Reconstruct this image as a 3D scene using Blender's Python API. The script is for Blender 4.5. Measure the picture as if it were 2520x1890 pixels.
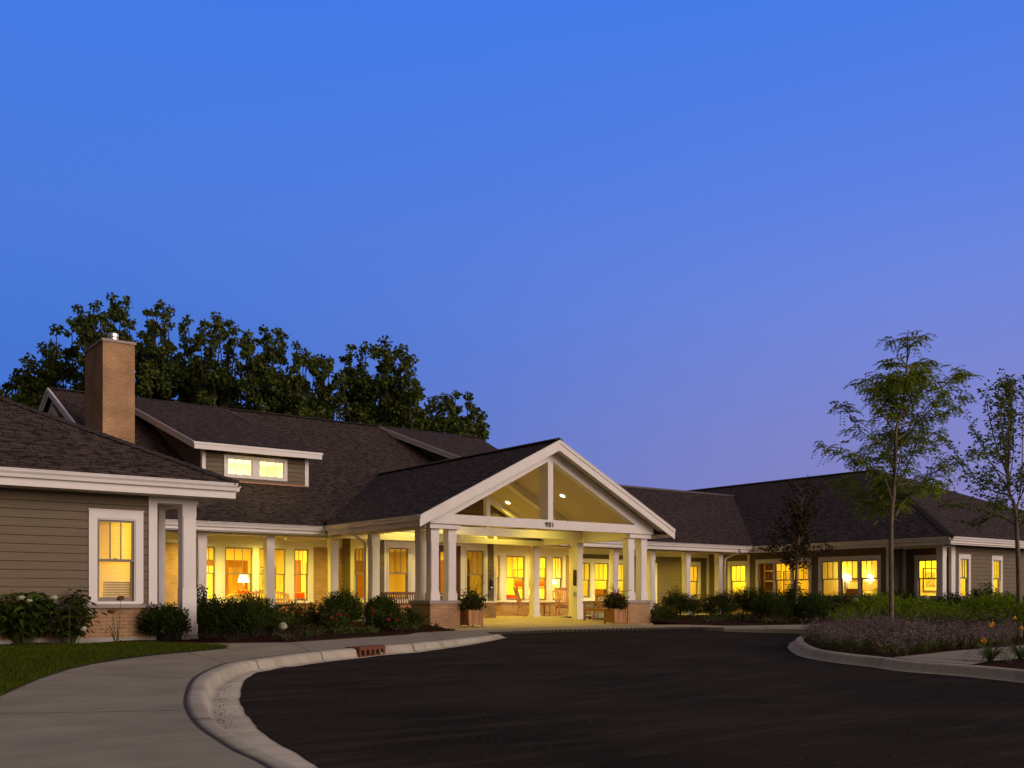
import bpy, bmesh, math, random
import numpy as np
from mathutils import Vector, Matrix

rad = math.radians
S = bpy.context.scene
for _o in list(bpy.data.objects):
    bpy.data.objects.remove(_o)
C = S.collection
rng = random.Random(7)
nr = np.random.default_rng(11)

# ------------------------------------------------------------------ camera
PSI = rad(37.0)                       # heading: X runs along the facade, Y runs into the building
FX, FY = math.sin(PSI), math.cos(PSI)
RX, RY = math.cos(PSI), -math.sin(PSI)
FOC, CXP, HYP, EZ = 2520.0, 1260.0, 1472.0, 0.70
cd = bpy.data.cameras.new('camera')
cd.lens = 36.0
cd.sensor_width = 36.0
cd.shift_y = (HYP - 945.0) / 2520.0
cd.clip_end = 2000.0
cam = bpy.data.objects.new('camera', cd)
C.objects.link(cam)
cam.location = (0, 0, EZ)
cam.rotation_euler = (rad(90), 0, -PSI)
S.camera = cam

# ------------------------------------------------------------------ world, dusk sky
W = bpy.data.worlds.new('World')
S.world = W
W.use_nodes = True
nt = W.node_tree
for n in list(nt.nodes):
    nt.nodes.remove(n)


def nd(t, kind, **kw):
    n = t.nodes.new(kind)
    for k, v in kw.items():
        setattr(n, k, v)
    return n


def sky():
    L = nt.links.new
    out = nd(nt, 'ShaderNodeOutputWorld')
    bg = nd(nt, 'ShaderNodeBackground')
    tc = nd(nt, 'ShaderNodeTexCoord')
    sep = nd(nt, 'ShaderNodeSeparateXYZ')
    L(tc.outputs['Generated'], sep.inputs[0])

    def dot(v):
        d = nd(nt, 'ShaderNodeVectorMath', operation='DOT_PRODUCT')
        L(tc.outputs['Generated'], d.inputs[0])
        d.inputs[1].default_value = v
        return d.outputs['Value']

    def rng_(val, a, b):
        m = nd(nt, 'ShaderNodeMapRange', interpolation_type='SMOOTHSTEP')
        L(val, m.inputs[0])
        m.inputs[1].default_value = a
        m.inputs[2].default_value = b
        return m.outputs[0]

    def ramp(val, stops):
        r = nd(nt, 'ShaderNodeValToRGB')
        e = r.color_ramp.elements
        while len(e) < len(stops):
            e.new(0.5)
        for i, (p, c) in enumerate(stops):
            e[i].position = p
            e[i].color = (*c, 1)
        L(val, r.inputs[0])
        return r.outputs[0]

    def mix(f, a, b):
        m = nd(nt, 'ShaderNodeMix', data_type='RGBA')
        L(f, m.inputs['Factor'])
        L(a, m.inputs['A'])
        L(b, m.inputs['B'])
        return m.outputs['Result']
    z = sep.outputs['Z']
    # the half of the sky the camera sees: blue overhead sinking to lavender, bluer to the north-west
    east = ramp(z, [(0.0, (.27, .225, .47)), (.08, (.25, .232, .52)), (.15, (.225, .236, .58)), (.27, (.16, .24, .715)), (.36, (.11, .22, .765)), (.5, (.062, .198, .79))])
    west = ramp(z, [(0.0, (.08, .165, .55)), (.15, (.062, .172, .61)), (.23, (.061, .178, .645)), (.33, (.074, .195, .70)), (.5, (.052, .193, .79))])
    side = rng_(dot((RX, RY, 0)), -.45, .5)
    front = mix(side, west, east)
    # the afterglow on the far side of the sky, behind the viewer
    glow = ramp(z, [(0.0, (1.45, 1.06, .86)), (.25, (.95, .74, .66)), (.6, (.24, .20, .21))])
    back = rng_(dot((.56, -.83, 0)), .15, .85)
    # only the quarter of the sky ahead is blue; round the sides it is a dim neutral dusk
    sq = nd(nt, 'ShaderNodeMath', operation='MULTIPLY')
    L(z, sq.inputs[0])
    L(z, sq.inputs[1])
    om = nd(nt, 'ShaderNodeMath', operation='SUBTRACT')
    om.inputs[0].default_value = 1.0001
    L(sq.outputs[0], om.inputs[1])
    rt = nd(nt, 'ShaderNodeMath', operation='SQRT')
    L(om.outputs[0], rt.inputs[0])
    az = nd(nt, 'ShaderNodeMath', operation='DIVIDE')
    L(dot((FX, FY, 0)), az.inputs[0])
    L(rt.outputs[0], az.inputs[1])
    sidec = nd(nt, 'ShaderNodeRGB')
    sidec.outputs[0].default_value = (.095, .080, .084, 1)
    c0 = mix(rng_(az.outputs[0], .45, .86), sidec.outputs[0], front)
    c1 = mix(back, c0, glow)
    zen = nd(nt, 'ShaderNodeRGB')
    zen.outputs[0].default_value = (.195, .160, .142, 1)
    c2 = mix(rng_(z, .56, .72), c1, zen.outputs[0])
    # a physical sky with the sun just under the horizon adds its faint natural falloff
    sk = nd(nt, 'ShaderNodeTexSky', sky_type='NISHITA')
    sk.sun_disc = False
    sk.sun_elevation = rad(1.0)
    sk.sun_rotation = rad(166)
    sk.ozone_density = 4.0
    sc_ = nd(nt, 'ShaderNodeVectorMath', operation='SCALE')
    L(sk.outputs[0], sc_.inputs[0])
    sc_.inputs['Scale'].default_value = .004
    add = nd(nt, 'ShaderNodeVectorMath', operation='ADD')
    L(c2, add.inputs[0])
    L(sc_.outputs[0], add.inputs[1])
    L(add.outputs[0], bg.inputs[0])
    bg.inputs[1].default_value = 1.0
    L(bg.outputs[0], out.inputs[0])


sky()

sd = bpy.data.lights.new('sun', 'SUN')
sd.energy = 1.68
sd.angle = rad(35)
sd.color = (1.0, .82, .725)
sun = bpy.data.objects.new('sun', sd)
C.objects.link(sun)
sun.rotation_euler = (Vector((-.34, .92, -.30))).to_track_quat('-Z', 'Y').to_euler()

S.view_settings.view_transform = 'Standard'
S.view_settings.look = 'None'
S.view_settings.exposure = 0.0
S.view_settings.gamma = 1.0
S.cycles.use_denoising = True
S.cycles.max_bounces = 8
S.cycles.diffuse_bounces = 4
S.cycles.transparent_max_bounces = 16
S.cycles.caustics_reflective = False
S.cycles.caustics_refractive = False
S.cycles.sample_clamp_indirect = 4.0


# ------------------------------------------------------------------ places
def smooth(t):
    t = max(0.0, min(1.0, t))
    return t * t * (3 - 2 * t)


def asph(x, y):
    return -.15 - .03 * max(0, min(6, 20 - y)) - .01 * max(0, min(30, 14 - y))


def walk(x, y):
    return min(asph(x, y) + .145, -.122)


def floor_z(x, y):
    return -.12 * max(0, min(1, (29.5 - y) / 5.4))


def bed(x, y):
    return walk(x, y) + .02 + .10 * smooth((y - 20.5) / 7)


def xy(px, D):
    t = (px - CXP) / FOC
    return (D * (FX + RX * t), D * (FY + RY * t))


def gp(px, py, h=walk):
    """the spot on the ground seen at a place in the picture"""
    z = -.2
    for _ in range(12):
        D = (EZ - z) * FOC / max(2.0, py - HYP)
        x, y = xy(px, D)
        z = h(x, y)
    return (x, y)


def depth(x, y):
    return x * FX + y * FY


def proj(x, y, z):
    D = depth(x, y)
    return (CXP + FOC * (x * RX + y * RY) / D, HYP - FOC * (z - EZ) / D)


# ------------------------------------------------------------------ materials
MATS = {}


def new_mat(name):
    m = bpy.data.materials.new(name)
    m.use_nodes = True
    t = m.node_tree
    b = t.nodes['Principled BSDF']
    MATS[name] = m
    return m, t, b


def vary(t, col, amt=.25, scale=6.0, coord='Object', detail=4, stretch=None):
    """base colour with mottling"""
    tc = nd(t, 'ShaderNodeTexCoord')
    src = tc.outputs[coord]
    if stretch:
        mp = nd(t, 'ShaderNodeMapping')
        mp.inputs['Scale'].default_value = stretch
        t.links.new(src, mp.inputs[0])
        src = mp.outputs[0]
    nz = nd(t, 'ShaderNodeTexNoise')
    nz.inputs['Scale'].default_value = scale
    nz.inputs['Detail'].default_value = detail
    t.links.new(src, nz.inputs['Vector'])
    r = nd(t, 'ShaderNodeValToRGB')
    r.color_ramp.elements[0].position = .3
    r.color_ramp.elements[1].position = .7
    r.color_ramp.elements[0].color = (*[c * (1 - amt) for c in col], 1)
    r.color_ramp.elements[1].color = (*[min(1, c * (1 + amt)) for c in col], 1)
    t.links.new(nz.outputs['Fac'], r.inputs[0])
    return r.outputs[0], nz.outputs['Fac'], src


def bump(t, b, h, strength=.3, dist=.01):
    n = nd(t, 'ShaderNodeBump')
    n.inputs['Strength'].default_value = strength
    n.inputs['Distance'].default_value = dist
    t.links.new(h, n.inputs['Height'])
    t.links.new(n.outputs[0], b.inputs['Normal'])


def plain(name, col, rough=.6, amt=.12, scale=5.0, metal=0.0, bumps=0.0, stretch=None, spec=.3):
    m, t, b = new_mat(name)
    c, f, s = vary(t, col, amt, scale, stretch=stretch)
    t.links.new(c, b.inputs['Base Color'])
    b.inputs['Roughness'].default_value = rough
    b.inputs['Metallic'].default_value = metal
    b.inputs['Specular IOR Level'].default_value = spec
    if bumps:
        bump(t, b, f, bumps)
    return m


def brickish(name, c1, c2, mortar, bw, bh, ms, rough=.85, offset=.5, bstr=.5, mix_noise=.35, nscale=1.2, freq=2, bias=0.0, squash=1.0, depthm=.006, dashes=False):
    m, t, b = new_mat(name)
    tc = nd(t, 'ShaderNodeTexCoord')
    br = nd(t, 'ShaderNodeTexBrick')
    br.offset = offset
    br.offset_frequency = freq
    br.squash = squash
    br.inputs['Color1'].default_value = (*c1, 1)
    br.inputs['Color2'].default_value = (*c2, 1)
    br.inputs['Mortar'].default_value = (*mortar, 1)
    br.inputs['Scale'].default_value = 1.0
    br.inputs['Mortar Size'].default_value = ms
    br.inputs['Mortar Smooth'].default_value = .15
    br.inputs['Bias'].default_value = bias
    br.inputs['Brick Width'].default_value = bw
    br.inputs['Row Height'].default_value = bh
    t.links.new(tc.outputs['UV'], br.inputs['Vector'])
    nz = nd(t, 'ShaderNodeTexNoise')
    nz.inputs['Scale'].default_value = nscale
    nz.inputs['Detail'].default_value = 6
    t.links.new(tc.outputs['Object'], nz.inputs['Vector'])
    mr = nd(t, 'ShaderNodeMapRange')
    t.links.new(nz.outputs['Fac'], mr.inputs[0])
    mr.inputs[1].default_value = .25
    mr.inputs[2].default_value = .75
    mr.inputs[3].default_value = 1 - mix_noise
    mr.inputs[4].default_value = 1 + mix_noise
    mu = nd(t, 'ShaderNodeMix', data_type='RGBA', blend_type='MULTIPLY')
    mu.inputs['Factor'].default_value = 1
    t.links.new(br.outputs['Color'], mu.inputs['A'])
    t.links.new(mr.outputs[0], mu.inputs['B'])
    col = mu.outputs['Result']
    if dashes:                                   # shadow dashes of the notched upper shingle layer, painted into the colour
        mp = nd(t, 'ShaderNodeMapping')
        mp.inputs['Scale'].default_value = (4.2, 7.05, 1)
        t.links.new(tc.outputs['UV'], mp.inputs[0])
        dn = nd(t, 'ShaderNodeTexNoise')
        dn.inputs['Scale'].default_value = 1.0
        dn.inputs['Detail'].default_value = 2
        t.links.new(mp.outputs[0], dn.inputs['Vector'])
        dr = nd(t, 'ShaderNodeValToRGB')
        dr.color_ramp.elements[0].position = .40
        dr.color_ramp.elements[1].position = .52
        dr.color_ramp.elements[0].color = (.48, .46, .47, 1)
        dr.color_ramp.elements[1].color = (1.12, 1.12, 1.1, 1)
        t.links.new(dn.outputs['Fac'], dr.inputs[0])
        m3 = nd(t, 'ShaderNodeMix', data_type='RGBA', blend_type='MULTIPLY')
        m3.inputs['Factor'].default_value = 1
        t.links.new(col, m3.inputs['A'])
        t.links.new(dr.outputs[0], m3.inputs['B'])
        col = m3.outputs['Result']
    t.links.new(col, b.inputs['Base Color'])
    b.inputs['Roughness'].default_value = rough
    b.inputs['Specular IOR Level'].default_value = .05 if dashes else .15
    inv = nd(t, 'ShaderNodeMath', operation='SUBTRACT')
    inv.inputs[0].default_value = 1
    t.links.new(br.outputs['Fac'], inv.inputs[1])
    bump(t, b, inv.outputs[0], bstr, depthm)
    return m


plain('white_trim', (.74, .69, .655), .5, .04, 2.0)
plain('gutter_paint', (.72, .675, .65), .35, .04, 3.0)
plain('ledge_stone', (.33, .275, .24), .8, .1, 4.0)
plain('foundation', (.34, .31, .28), .9, .15, 6.0)
plain('siding', (.155, .116, .074), .7, .12, 3.0, stretch=(1.2, 1.2, 14), bumps=.12)
plain('sash', (.21, .175, .14), .5, .05)
brickish('brick', (.46, .265, .125), (.39, .215, .097), (.24, .18, .14), .2, .0677, .009)
brickish('shingle', (.080, .058, .050), (.058, .042, .037), (.012, .008, .008), .42, .142, .010, rough=.95, offset=.37, freq=3, bstr=.6, mix_noise=.12, nscale=.9, squash=.7, dashes=True)  # dark course lines and dashes carry painted shadow lines
brickish('shingle_cap', (.060, .044, .040), (.045, .034, .031), (.012, .01, .011), .6, .2, .012, rough=.92, mix_noise=.2)
brickish('siding_flat', (.155, .118, .08), (.148, .112, .075), (.05, .04, .03), 4.0, .153, .007, rough=.7, mix_noise=.15)
brickish('vault_board', (.60, .53, .42), (.59, .52, .41), (.50, .44, .35), 8.0, .12, .004, rough=.7, mix_noise=.05)
plain('soffit', (.62, .56, .46), .7, .05, 2.0)
plain('flashing', (.07, .065, .08), .45, .1, 3.0, metal=.3)
plain('copper', (.30, .15, .08), .5, .3, 9.0, metal=.4)
plain('steel', (.75, .73, .72), .28, .1, 8.0, metal=1.0)
plain('dark_wood', (.10, .028, .014), .4, .3, 8.0, stretch=(1, 1, .1))
plain('teak', (.42, .20, .08), .6, .28, 14.0, stretch=(1, 1, .25))
plain('teak_dark', (.11, .045, .020), .6, .28, 14.0, stretch=(1, 1, .25))
plain('cushion', (.012, .012, .014), .9)
plain('bronze', (.022, .016, .012), .45, .3, 20.0, metal=.3)
plain('iron', (.02, .02, .021), .5)
plain('rust', (.15, .052, .026), .9, .5, 16.0, bumps=.4)
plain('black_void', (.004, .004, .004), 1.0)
plain('number_metal', (.012, .011, .011), .4)
plain('bark_grey', (.155, .125, .085), .9, .35, 18.0, bumps=.5, stretch=(1, 1, .3))
plain('bark_dark', (.045, .034, .026), .95, .35, 14.0, bumps=.5, stretch=(1, 1, .3))
plain('bark_red', (.11, .075, .06), .9, .3, 14.0)
plain('stem', (.07, .085, .03), .8, .3, 9.0)
plain('dry_stem', (.12, .055, .03), .9, .3, 9.0)
plain('splash_concrete', (.55, .55, .53), .8, .1, 5)


def concrete(name, col, dark, tint=None):
    m, t, b = new_mat(name)
    c, f, s = vary(t, col, .14, 1.3, detail=8)
    sp = nd(t, 'ShaderNodeTexNoise')
    sp.inputs['Scale'].default_value = 60
    sp.inputs['Detail'].default_value = 3
    t.links.new(s, sp.inputs['Vector'])
    # broom-finish streaks and old stains
    mp = nd(t, 'ShaderNodeMapping')
    mp.inputs['Rotation'].default_value = (0, 0, rad(37))
    mp.inputs['Scale'].default_value = (.9, 7, 1)
    t.links.new(s, mp.inputs[0])
    st = nd(t, 'ShaderNodeTexNoise')
    st.inputs['Scale'].default_value = .9
    st.inputs['Detail'].default_value = 5
    t.links.new(mp.outputs[0], st.inputs['Vector'])
    r = nd(t, 'ShaderNodeValToRGB')
    r.color_ramp.elements[0].position = .25
    r.color_ramp.elements[1].position = .52
    r.color_ramp.elements[0].color = (*dark, 1)
    r.color_ramp.elements[1].color = (1, 1, 1, 1)
    t.links.new(st.outputs['Fac'], r.inputs[0])
    mu = nd(t, 'ShaderNodeMix', data_type='RGBA', blend_type='MULTIPLY')
    mu.inputs['Factor'].default_value = 1
    t.links.new(c, mu.inputs['A'])
    t.links.new(r.outputs[0], mu.inputs['B'])
    t.links.new(mu.outputs['Result'], b.inputs['Base Color'])
    b.inputs['Roughness'].default_value = .95
    b.inputs['Specular IOR Level'].default_value = .06
    bump(t, b, sp.outputs['Fac'], .25, .004)
    return m


concrete('concrete', (.31, .275, .215), (.84, .82, .79))
concrete('curb_concrete', (.41, .37, .30), (.72, .70, .66))
concrete('aggregate', (.45, .35, .22), (.85, .84, .8))


def asphalt_mat():
    m, t, b = new_mat('asphalt')
    c, f, s = vary(t, (.027, .0205, .0155), .28, .5, detail=10)
    v = nd(t, 'ShaderNodeTexVoronoi')
    v.inputs['Scale'].default_value = 12.0
    v.inputs['Randomness'].default_value = 1.0
    t.links.new(s, v.inputs['Vector'])
    lt = nd(t, 'ShaderNodeMath', operation='LESS_THAN')
    lt.inputs[1].default_value = .085
    t.links.new(v.outputs['Distance'], lt.inputs[0])
    wn = nd(t, 'ShaderNodeSeparateColor')
    t.links.new(v.outputs['Color'], wn.inputs[0])
    gt = nd(t, 'ShaderNodeMath', operation='GREATER_THAN')
    gt.inputs[1].default_value = .62
    t.links.new(wn.outputs[0], gt.inputs[0])
    an = nd(t, 'ShaderNodeMath', operation='MULTIPLY')
    t.links.new(lt.outputs[0], an.inputs[0])
    t.links.new(gt.outputs[0], an.inputs[1])
    # faint pale scuffs left by tyres
    mp = nd(t, 'ShaderNodeMapping')
    mp.inputs['Rotation'].default_value = (0, 0, rad(40))
    mp.inputs['Scale'].default_value = (.55, 3.2, 1)
    t.links.new(s, mp.inputs[0])
    sc2 = nd(t, 'ShaderNodeTexNoise')
    sc2.inputs['Scale'].default_value = 1.0
    sc2.inputs['Detail'].default_value = 7
    sc2.inputs['Roughness'].default_value = .7
    t.links.new(mp.outputs[0], sc2.inputs['Vector'])
    r = nd(t, 'ShaderNodeValToRGB')
    r.color_ramp.elements[0].position = .50
    r.color_ramp.elements[1].position = .76
    r.color_ramp.elements[0].color = (0, 0, 0, 1)
    r.color_ramp.elements[1].color = (.6, .6, .6, 1)
    t.links.new(sc2.outputs['Fac'], r.inputs[0])
    m1 = nd(t, 'ShaderNodeMix', data_type='RGBA')
    t.links.new(r.outputs[0], m1.inputs['Factor'])
    t.links.new(c, m1.inputs['A'])
    m1.inputs['B'].default_value = (.075, .062, .047, 1)
    m2 = nd(t, 'ShaderNodeMix', data_type='RGBA')
    t.links.new(an.outputs[0], m2.inputs['Factor'])
    t.links.new(m1.outputs['Result'], m2.inputs['A'])
    m2.inputs['B'].default_value = (.22, .19, .14, 1)
    t.links.new(m2.outputs['Result'], b.inputs['Base Color'])
    gr = nd(t, 'ShaderNodeTexNoise')
    gr.inputs['Scale'].default_value = 90
    t.links.new(s, gr.inputs['Vector'])
    bump(t, b, gr.outputs['Fac'], .5, .006)
    b.inputs['Roughness'].default_value = 1.0
    b.inputs['Specular IOR Level'].default_value = .02


asphalt_mat()
plain('mulch', (.034, .0145, .009), 1.0, .75, 26.0, bumps=1.0, spec=.02)
plain('soil', (.05, .045, .03), .98, .4, 1.0)
plain('lawn_soil', (.022, .030, .004), .98, .4, 8.0)
plain('plant_soil', (.02, .013, .009), 1.0, .4, 20)


def leafmat(name, c1, c2, rough=.6, trans=.25, spec=.25):
    m, t, b = new_mat(name)
    g = nd(t, 'ShaderNodeNewGeometry')
    r = nd(t, 'ShaderNodeValToRGB')
    r.color_ramp.elements[0].color = (*c1, 1)
    r.color_ramp.elements[1].color = (*c2, 1)
    t.links.new(g.outputs['Random Per Island'], r.inputs[0])
    t.links.new(r.outputs[0], b.inputs['Base Color'])
    b.inputs['Roughness'].default_value = rough
    b.inputs['Specular IOR Level'].default_value = spec
    tr = nd(t, 'ShaderNodeBsdfTranslucent')
    t.links.new(r.outputs[0], tr.inputs[0])
    mx = nd(t, 'ShaderNodeMixShader')
    mx.inputs[0].default_value = trans
    t.links.new(b.outputs[0], mx.inputs[1])
    t.links.new(tr.outputs[0], mx.inputs[2])
    t.links.new(mx.outputs[0], t.nodes['Material Output'].inputs[0])
    return m


leafmat('leaf_big_tree', (.036, .052, .010), (.11, .14, .028), spec=.1)
leafmat('leaf_locust', (.10, .15, .008), (.28, .34, .028), trans=.4, spec=.1)  # yellow-green leaf, lightened further in place of lamplight from outside the view
leafmat('leaf_pear', (.05, .085, .012), (.15, .19, .03), trans=.35, spec=.1)
leafmat('leaf_maple', (.018, .015, .005), (.050, .036, .010), trans=.2, spec=.05)
leafmat('leaf_yew', (.010, .017, .003), (.042, .058, .010), spec=.06)
leafmat('leaf_box', (.018, .030, .004), (.075, .105, .016), spec=.06)
leafmat('leaf_rose', (.020, .030, .006), (.075, .095, .018), spec=.08)
leafmat('leaf_hydrangea', (.035, .058, .008), (.10, .145, .022), trans=.3, spec=.08)
leafmat('leaf_bronze', (.045, .028, .014), (.06, .07, .022), trans=.2)
leafmat('leaf_juniper', (.06, .10, .004), (.26, .36, .018), spec=.05)  # green raised to stand in for the light of an off-frame lamp
leafmat('leaf_grass', (.035, .050, .003), (.09, .118, .010), spec=.04)
leafmat('leaf_blade', (.045, .065, .016), (.13, .16, .045), trans=.3)
leafmat('leaf_catmint', (.035, .05, .012), (.12, .15, .035), spec=.08)
leafmat('flower_catmint', (.13, .080, .095), (.29, .20, .225), trans=.2, spec=.05)
leafmat('flower_red', (.42, .008, .012), (.65, .02, .04), trans=.2)
leafmat('flower_white', (.55, .55, .38), (.78, .78, .62), trans=.3)
leafmat('flower_yellow', (.75, .33, .02), (.85, .48, .06), trans=.3)
leafmat('flower_purple', (.16, .03, .13), (.28, .06, .24), trans=.2)
leafmat('leaf_plume', (.10, .03, .03), (.22, .09, .06), trans=.3)
leafmat('leaf_burgundy', (.045, .010, .014), (.10, .02, .025), trans=.2)
leafmat('dry_head', (.14, .07, .03), (.28, .14, .06), trans=.2)


def glass_mat():
    m, t, b = new_mat('glass')
    t.nodes.remove(b)
    tr = nd(t, 'ShaderNodeBsdfTransparent')
    tr.inputs[0].default_value = (.96, .96, .95, 1)
    gl = nd(t, 'ShaderNodeBsdfGlossy')
    gl.inputs['Roughness'].default_value = .01
    gl.inputs[0].default_value = (1, 1, 1, 1)
    lw = nd(t, 'ShaderNodeLayerWeight')
    lw.inputs[0].default_value = .18
    mr = nd(t, 'ShaderNodeMath', operation='MULTIPLY')
    mr.inputs[1].default_value = .22
    t.links.new(lw.outputs['Fresnel'], mr.inputs[0])
    mx = nd(t, 'ShaderNodeMixShader')
    t.links.new(mr.outputs[0], mx.inputs[0])
    t.links.new(tr.outputs[0], mx.inputs[1])
    t.links.new(gl.outputs[0], mx.inputs[2])
    t.links.new(mx.outputs[0], t.nodes['Material Output'].inputs[0])


glass_mat()


def emit(name, col, strength):
    m, t, b = new_mat(name)
    b.inputs['Base Color'].default_value = (.8, .8, .75, 1)
    b.inputs['Emission Color'].default_value = (*col, 1)
    b.inputs['Emission Strength'].default_value = strength


emit('lamp_glow', (1, .84, .44), 4.5)
emit('can_glow', (1, .86, .5), 9.0)
emit('led_red', (1, .02, .08), 3.0)
plain('room_wall', (.80, .72, .45), .8, .03, 1.0)
plain('room_wall_warm', (.74, .58, .34), .8, .05, 1.0)
plain('room_ceiling', (.80, .78, .70), .8, .02)
plain('room_floor', (.30, .17, .08), .6, .15, 3.0)
plain('room_wood', (.27, .105, .026), .5, .25, 7.0, stretch=(1, 1, .15))
plain('room_oak', (.34, .20, .08), .5, .25, 7.0, stretch=(1, 1, .15))
plain('fabric_gold', (.62, .45, .14), .9, .1)
plain('fabric_orange', (.72, .13, .03), .9, .12, 30)
plain('fabric_linen', (.72, .66, .52), .9, .06, 12)
plain('picture_mat', (.74, .70, .58), .8, .03)
plain('frame_wood', (.20, .10, .035), .5, .2, 12)
plain('picture_grey', (.42, .36, .24), .8, .45, 7)


def painting():
    m, t, b = new_mat('painting_landscape')
    tc = nd(t, 'ShaderNodeTexCoord')
    sep = nd(t, 'ShaderNodeSeparateXYZ')
    nz = nd(t, 'ShaderNodeTexNoise')
    nz.inputs['Scale'].default_value = 3.5
    nz.inputs['Detail'].default_value = 5
    t.links.new(tc.outputs['Generated'], nz.inputs['Vector'])
    t.links.new(tc.outputs['Generated'], sep.inputs[0])
    ad = nd(t, 'ShaderNodeMath', operation='MULTIPLY_ADD')
    t.links.new(nz.outputs['Fac'], ad.inputs[0])
    ad.inputs[1].default_value = .25
    t.links.new(sep.outputs['Z'], ad.inputs[2])
    r = nd(t, 'ShaderNodeValToRGB')
    e = r.color_ramp.elements
    for _ in range(4):
        e.new(.5)
    for i, (p, c) in enumerate([(.1, (.16, .03, .01)), (.3, (.34, .05, .02)), (.5, (.5, .14, .03)), (.62, (.16, .2, .08)), (.72, (.62, .5, .2)), (1, (.75, .62, .3))]):
        e[i].position = p
        e[i].color = (*c, 1)
    t.links.new(ad.outputs[0], r.inputs[0])
    t.links.new(r.outputs[0], b.inputs['Base Color'])
    b.inputs['Roughness'].default_value = .7


painting()


# ------------------------------------------------------------------ mesh building
def V(*a):
    return Vector(a)


class Fr:
    """a wall's own frame: u along the wall, n outward, z up"""

    def __init__(self, o, u, n):
        self.o, self.u, self.n = Vector(o), Vector(u), Vector(n)

    def p(self, u, n, z):
        return self.o + self.u * u + self.n * n + Vector((0, 0, z))


def front(y):                       # wall facing the drive
    return Fr((0, y, 0), (1, 0, 0), (0, -1, 0))


def westw(x):                       # wall facing left; u = -Y
    return Fr((x, 0, 0), (0, -1, 0), (-1, 0, 0))


WORLD = Fr((0, 0, 0), (1, 0, 0), (0, 1, 0))


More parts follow.
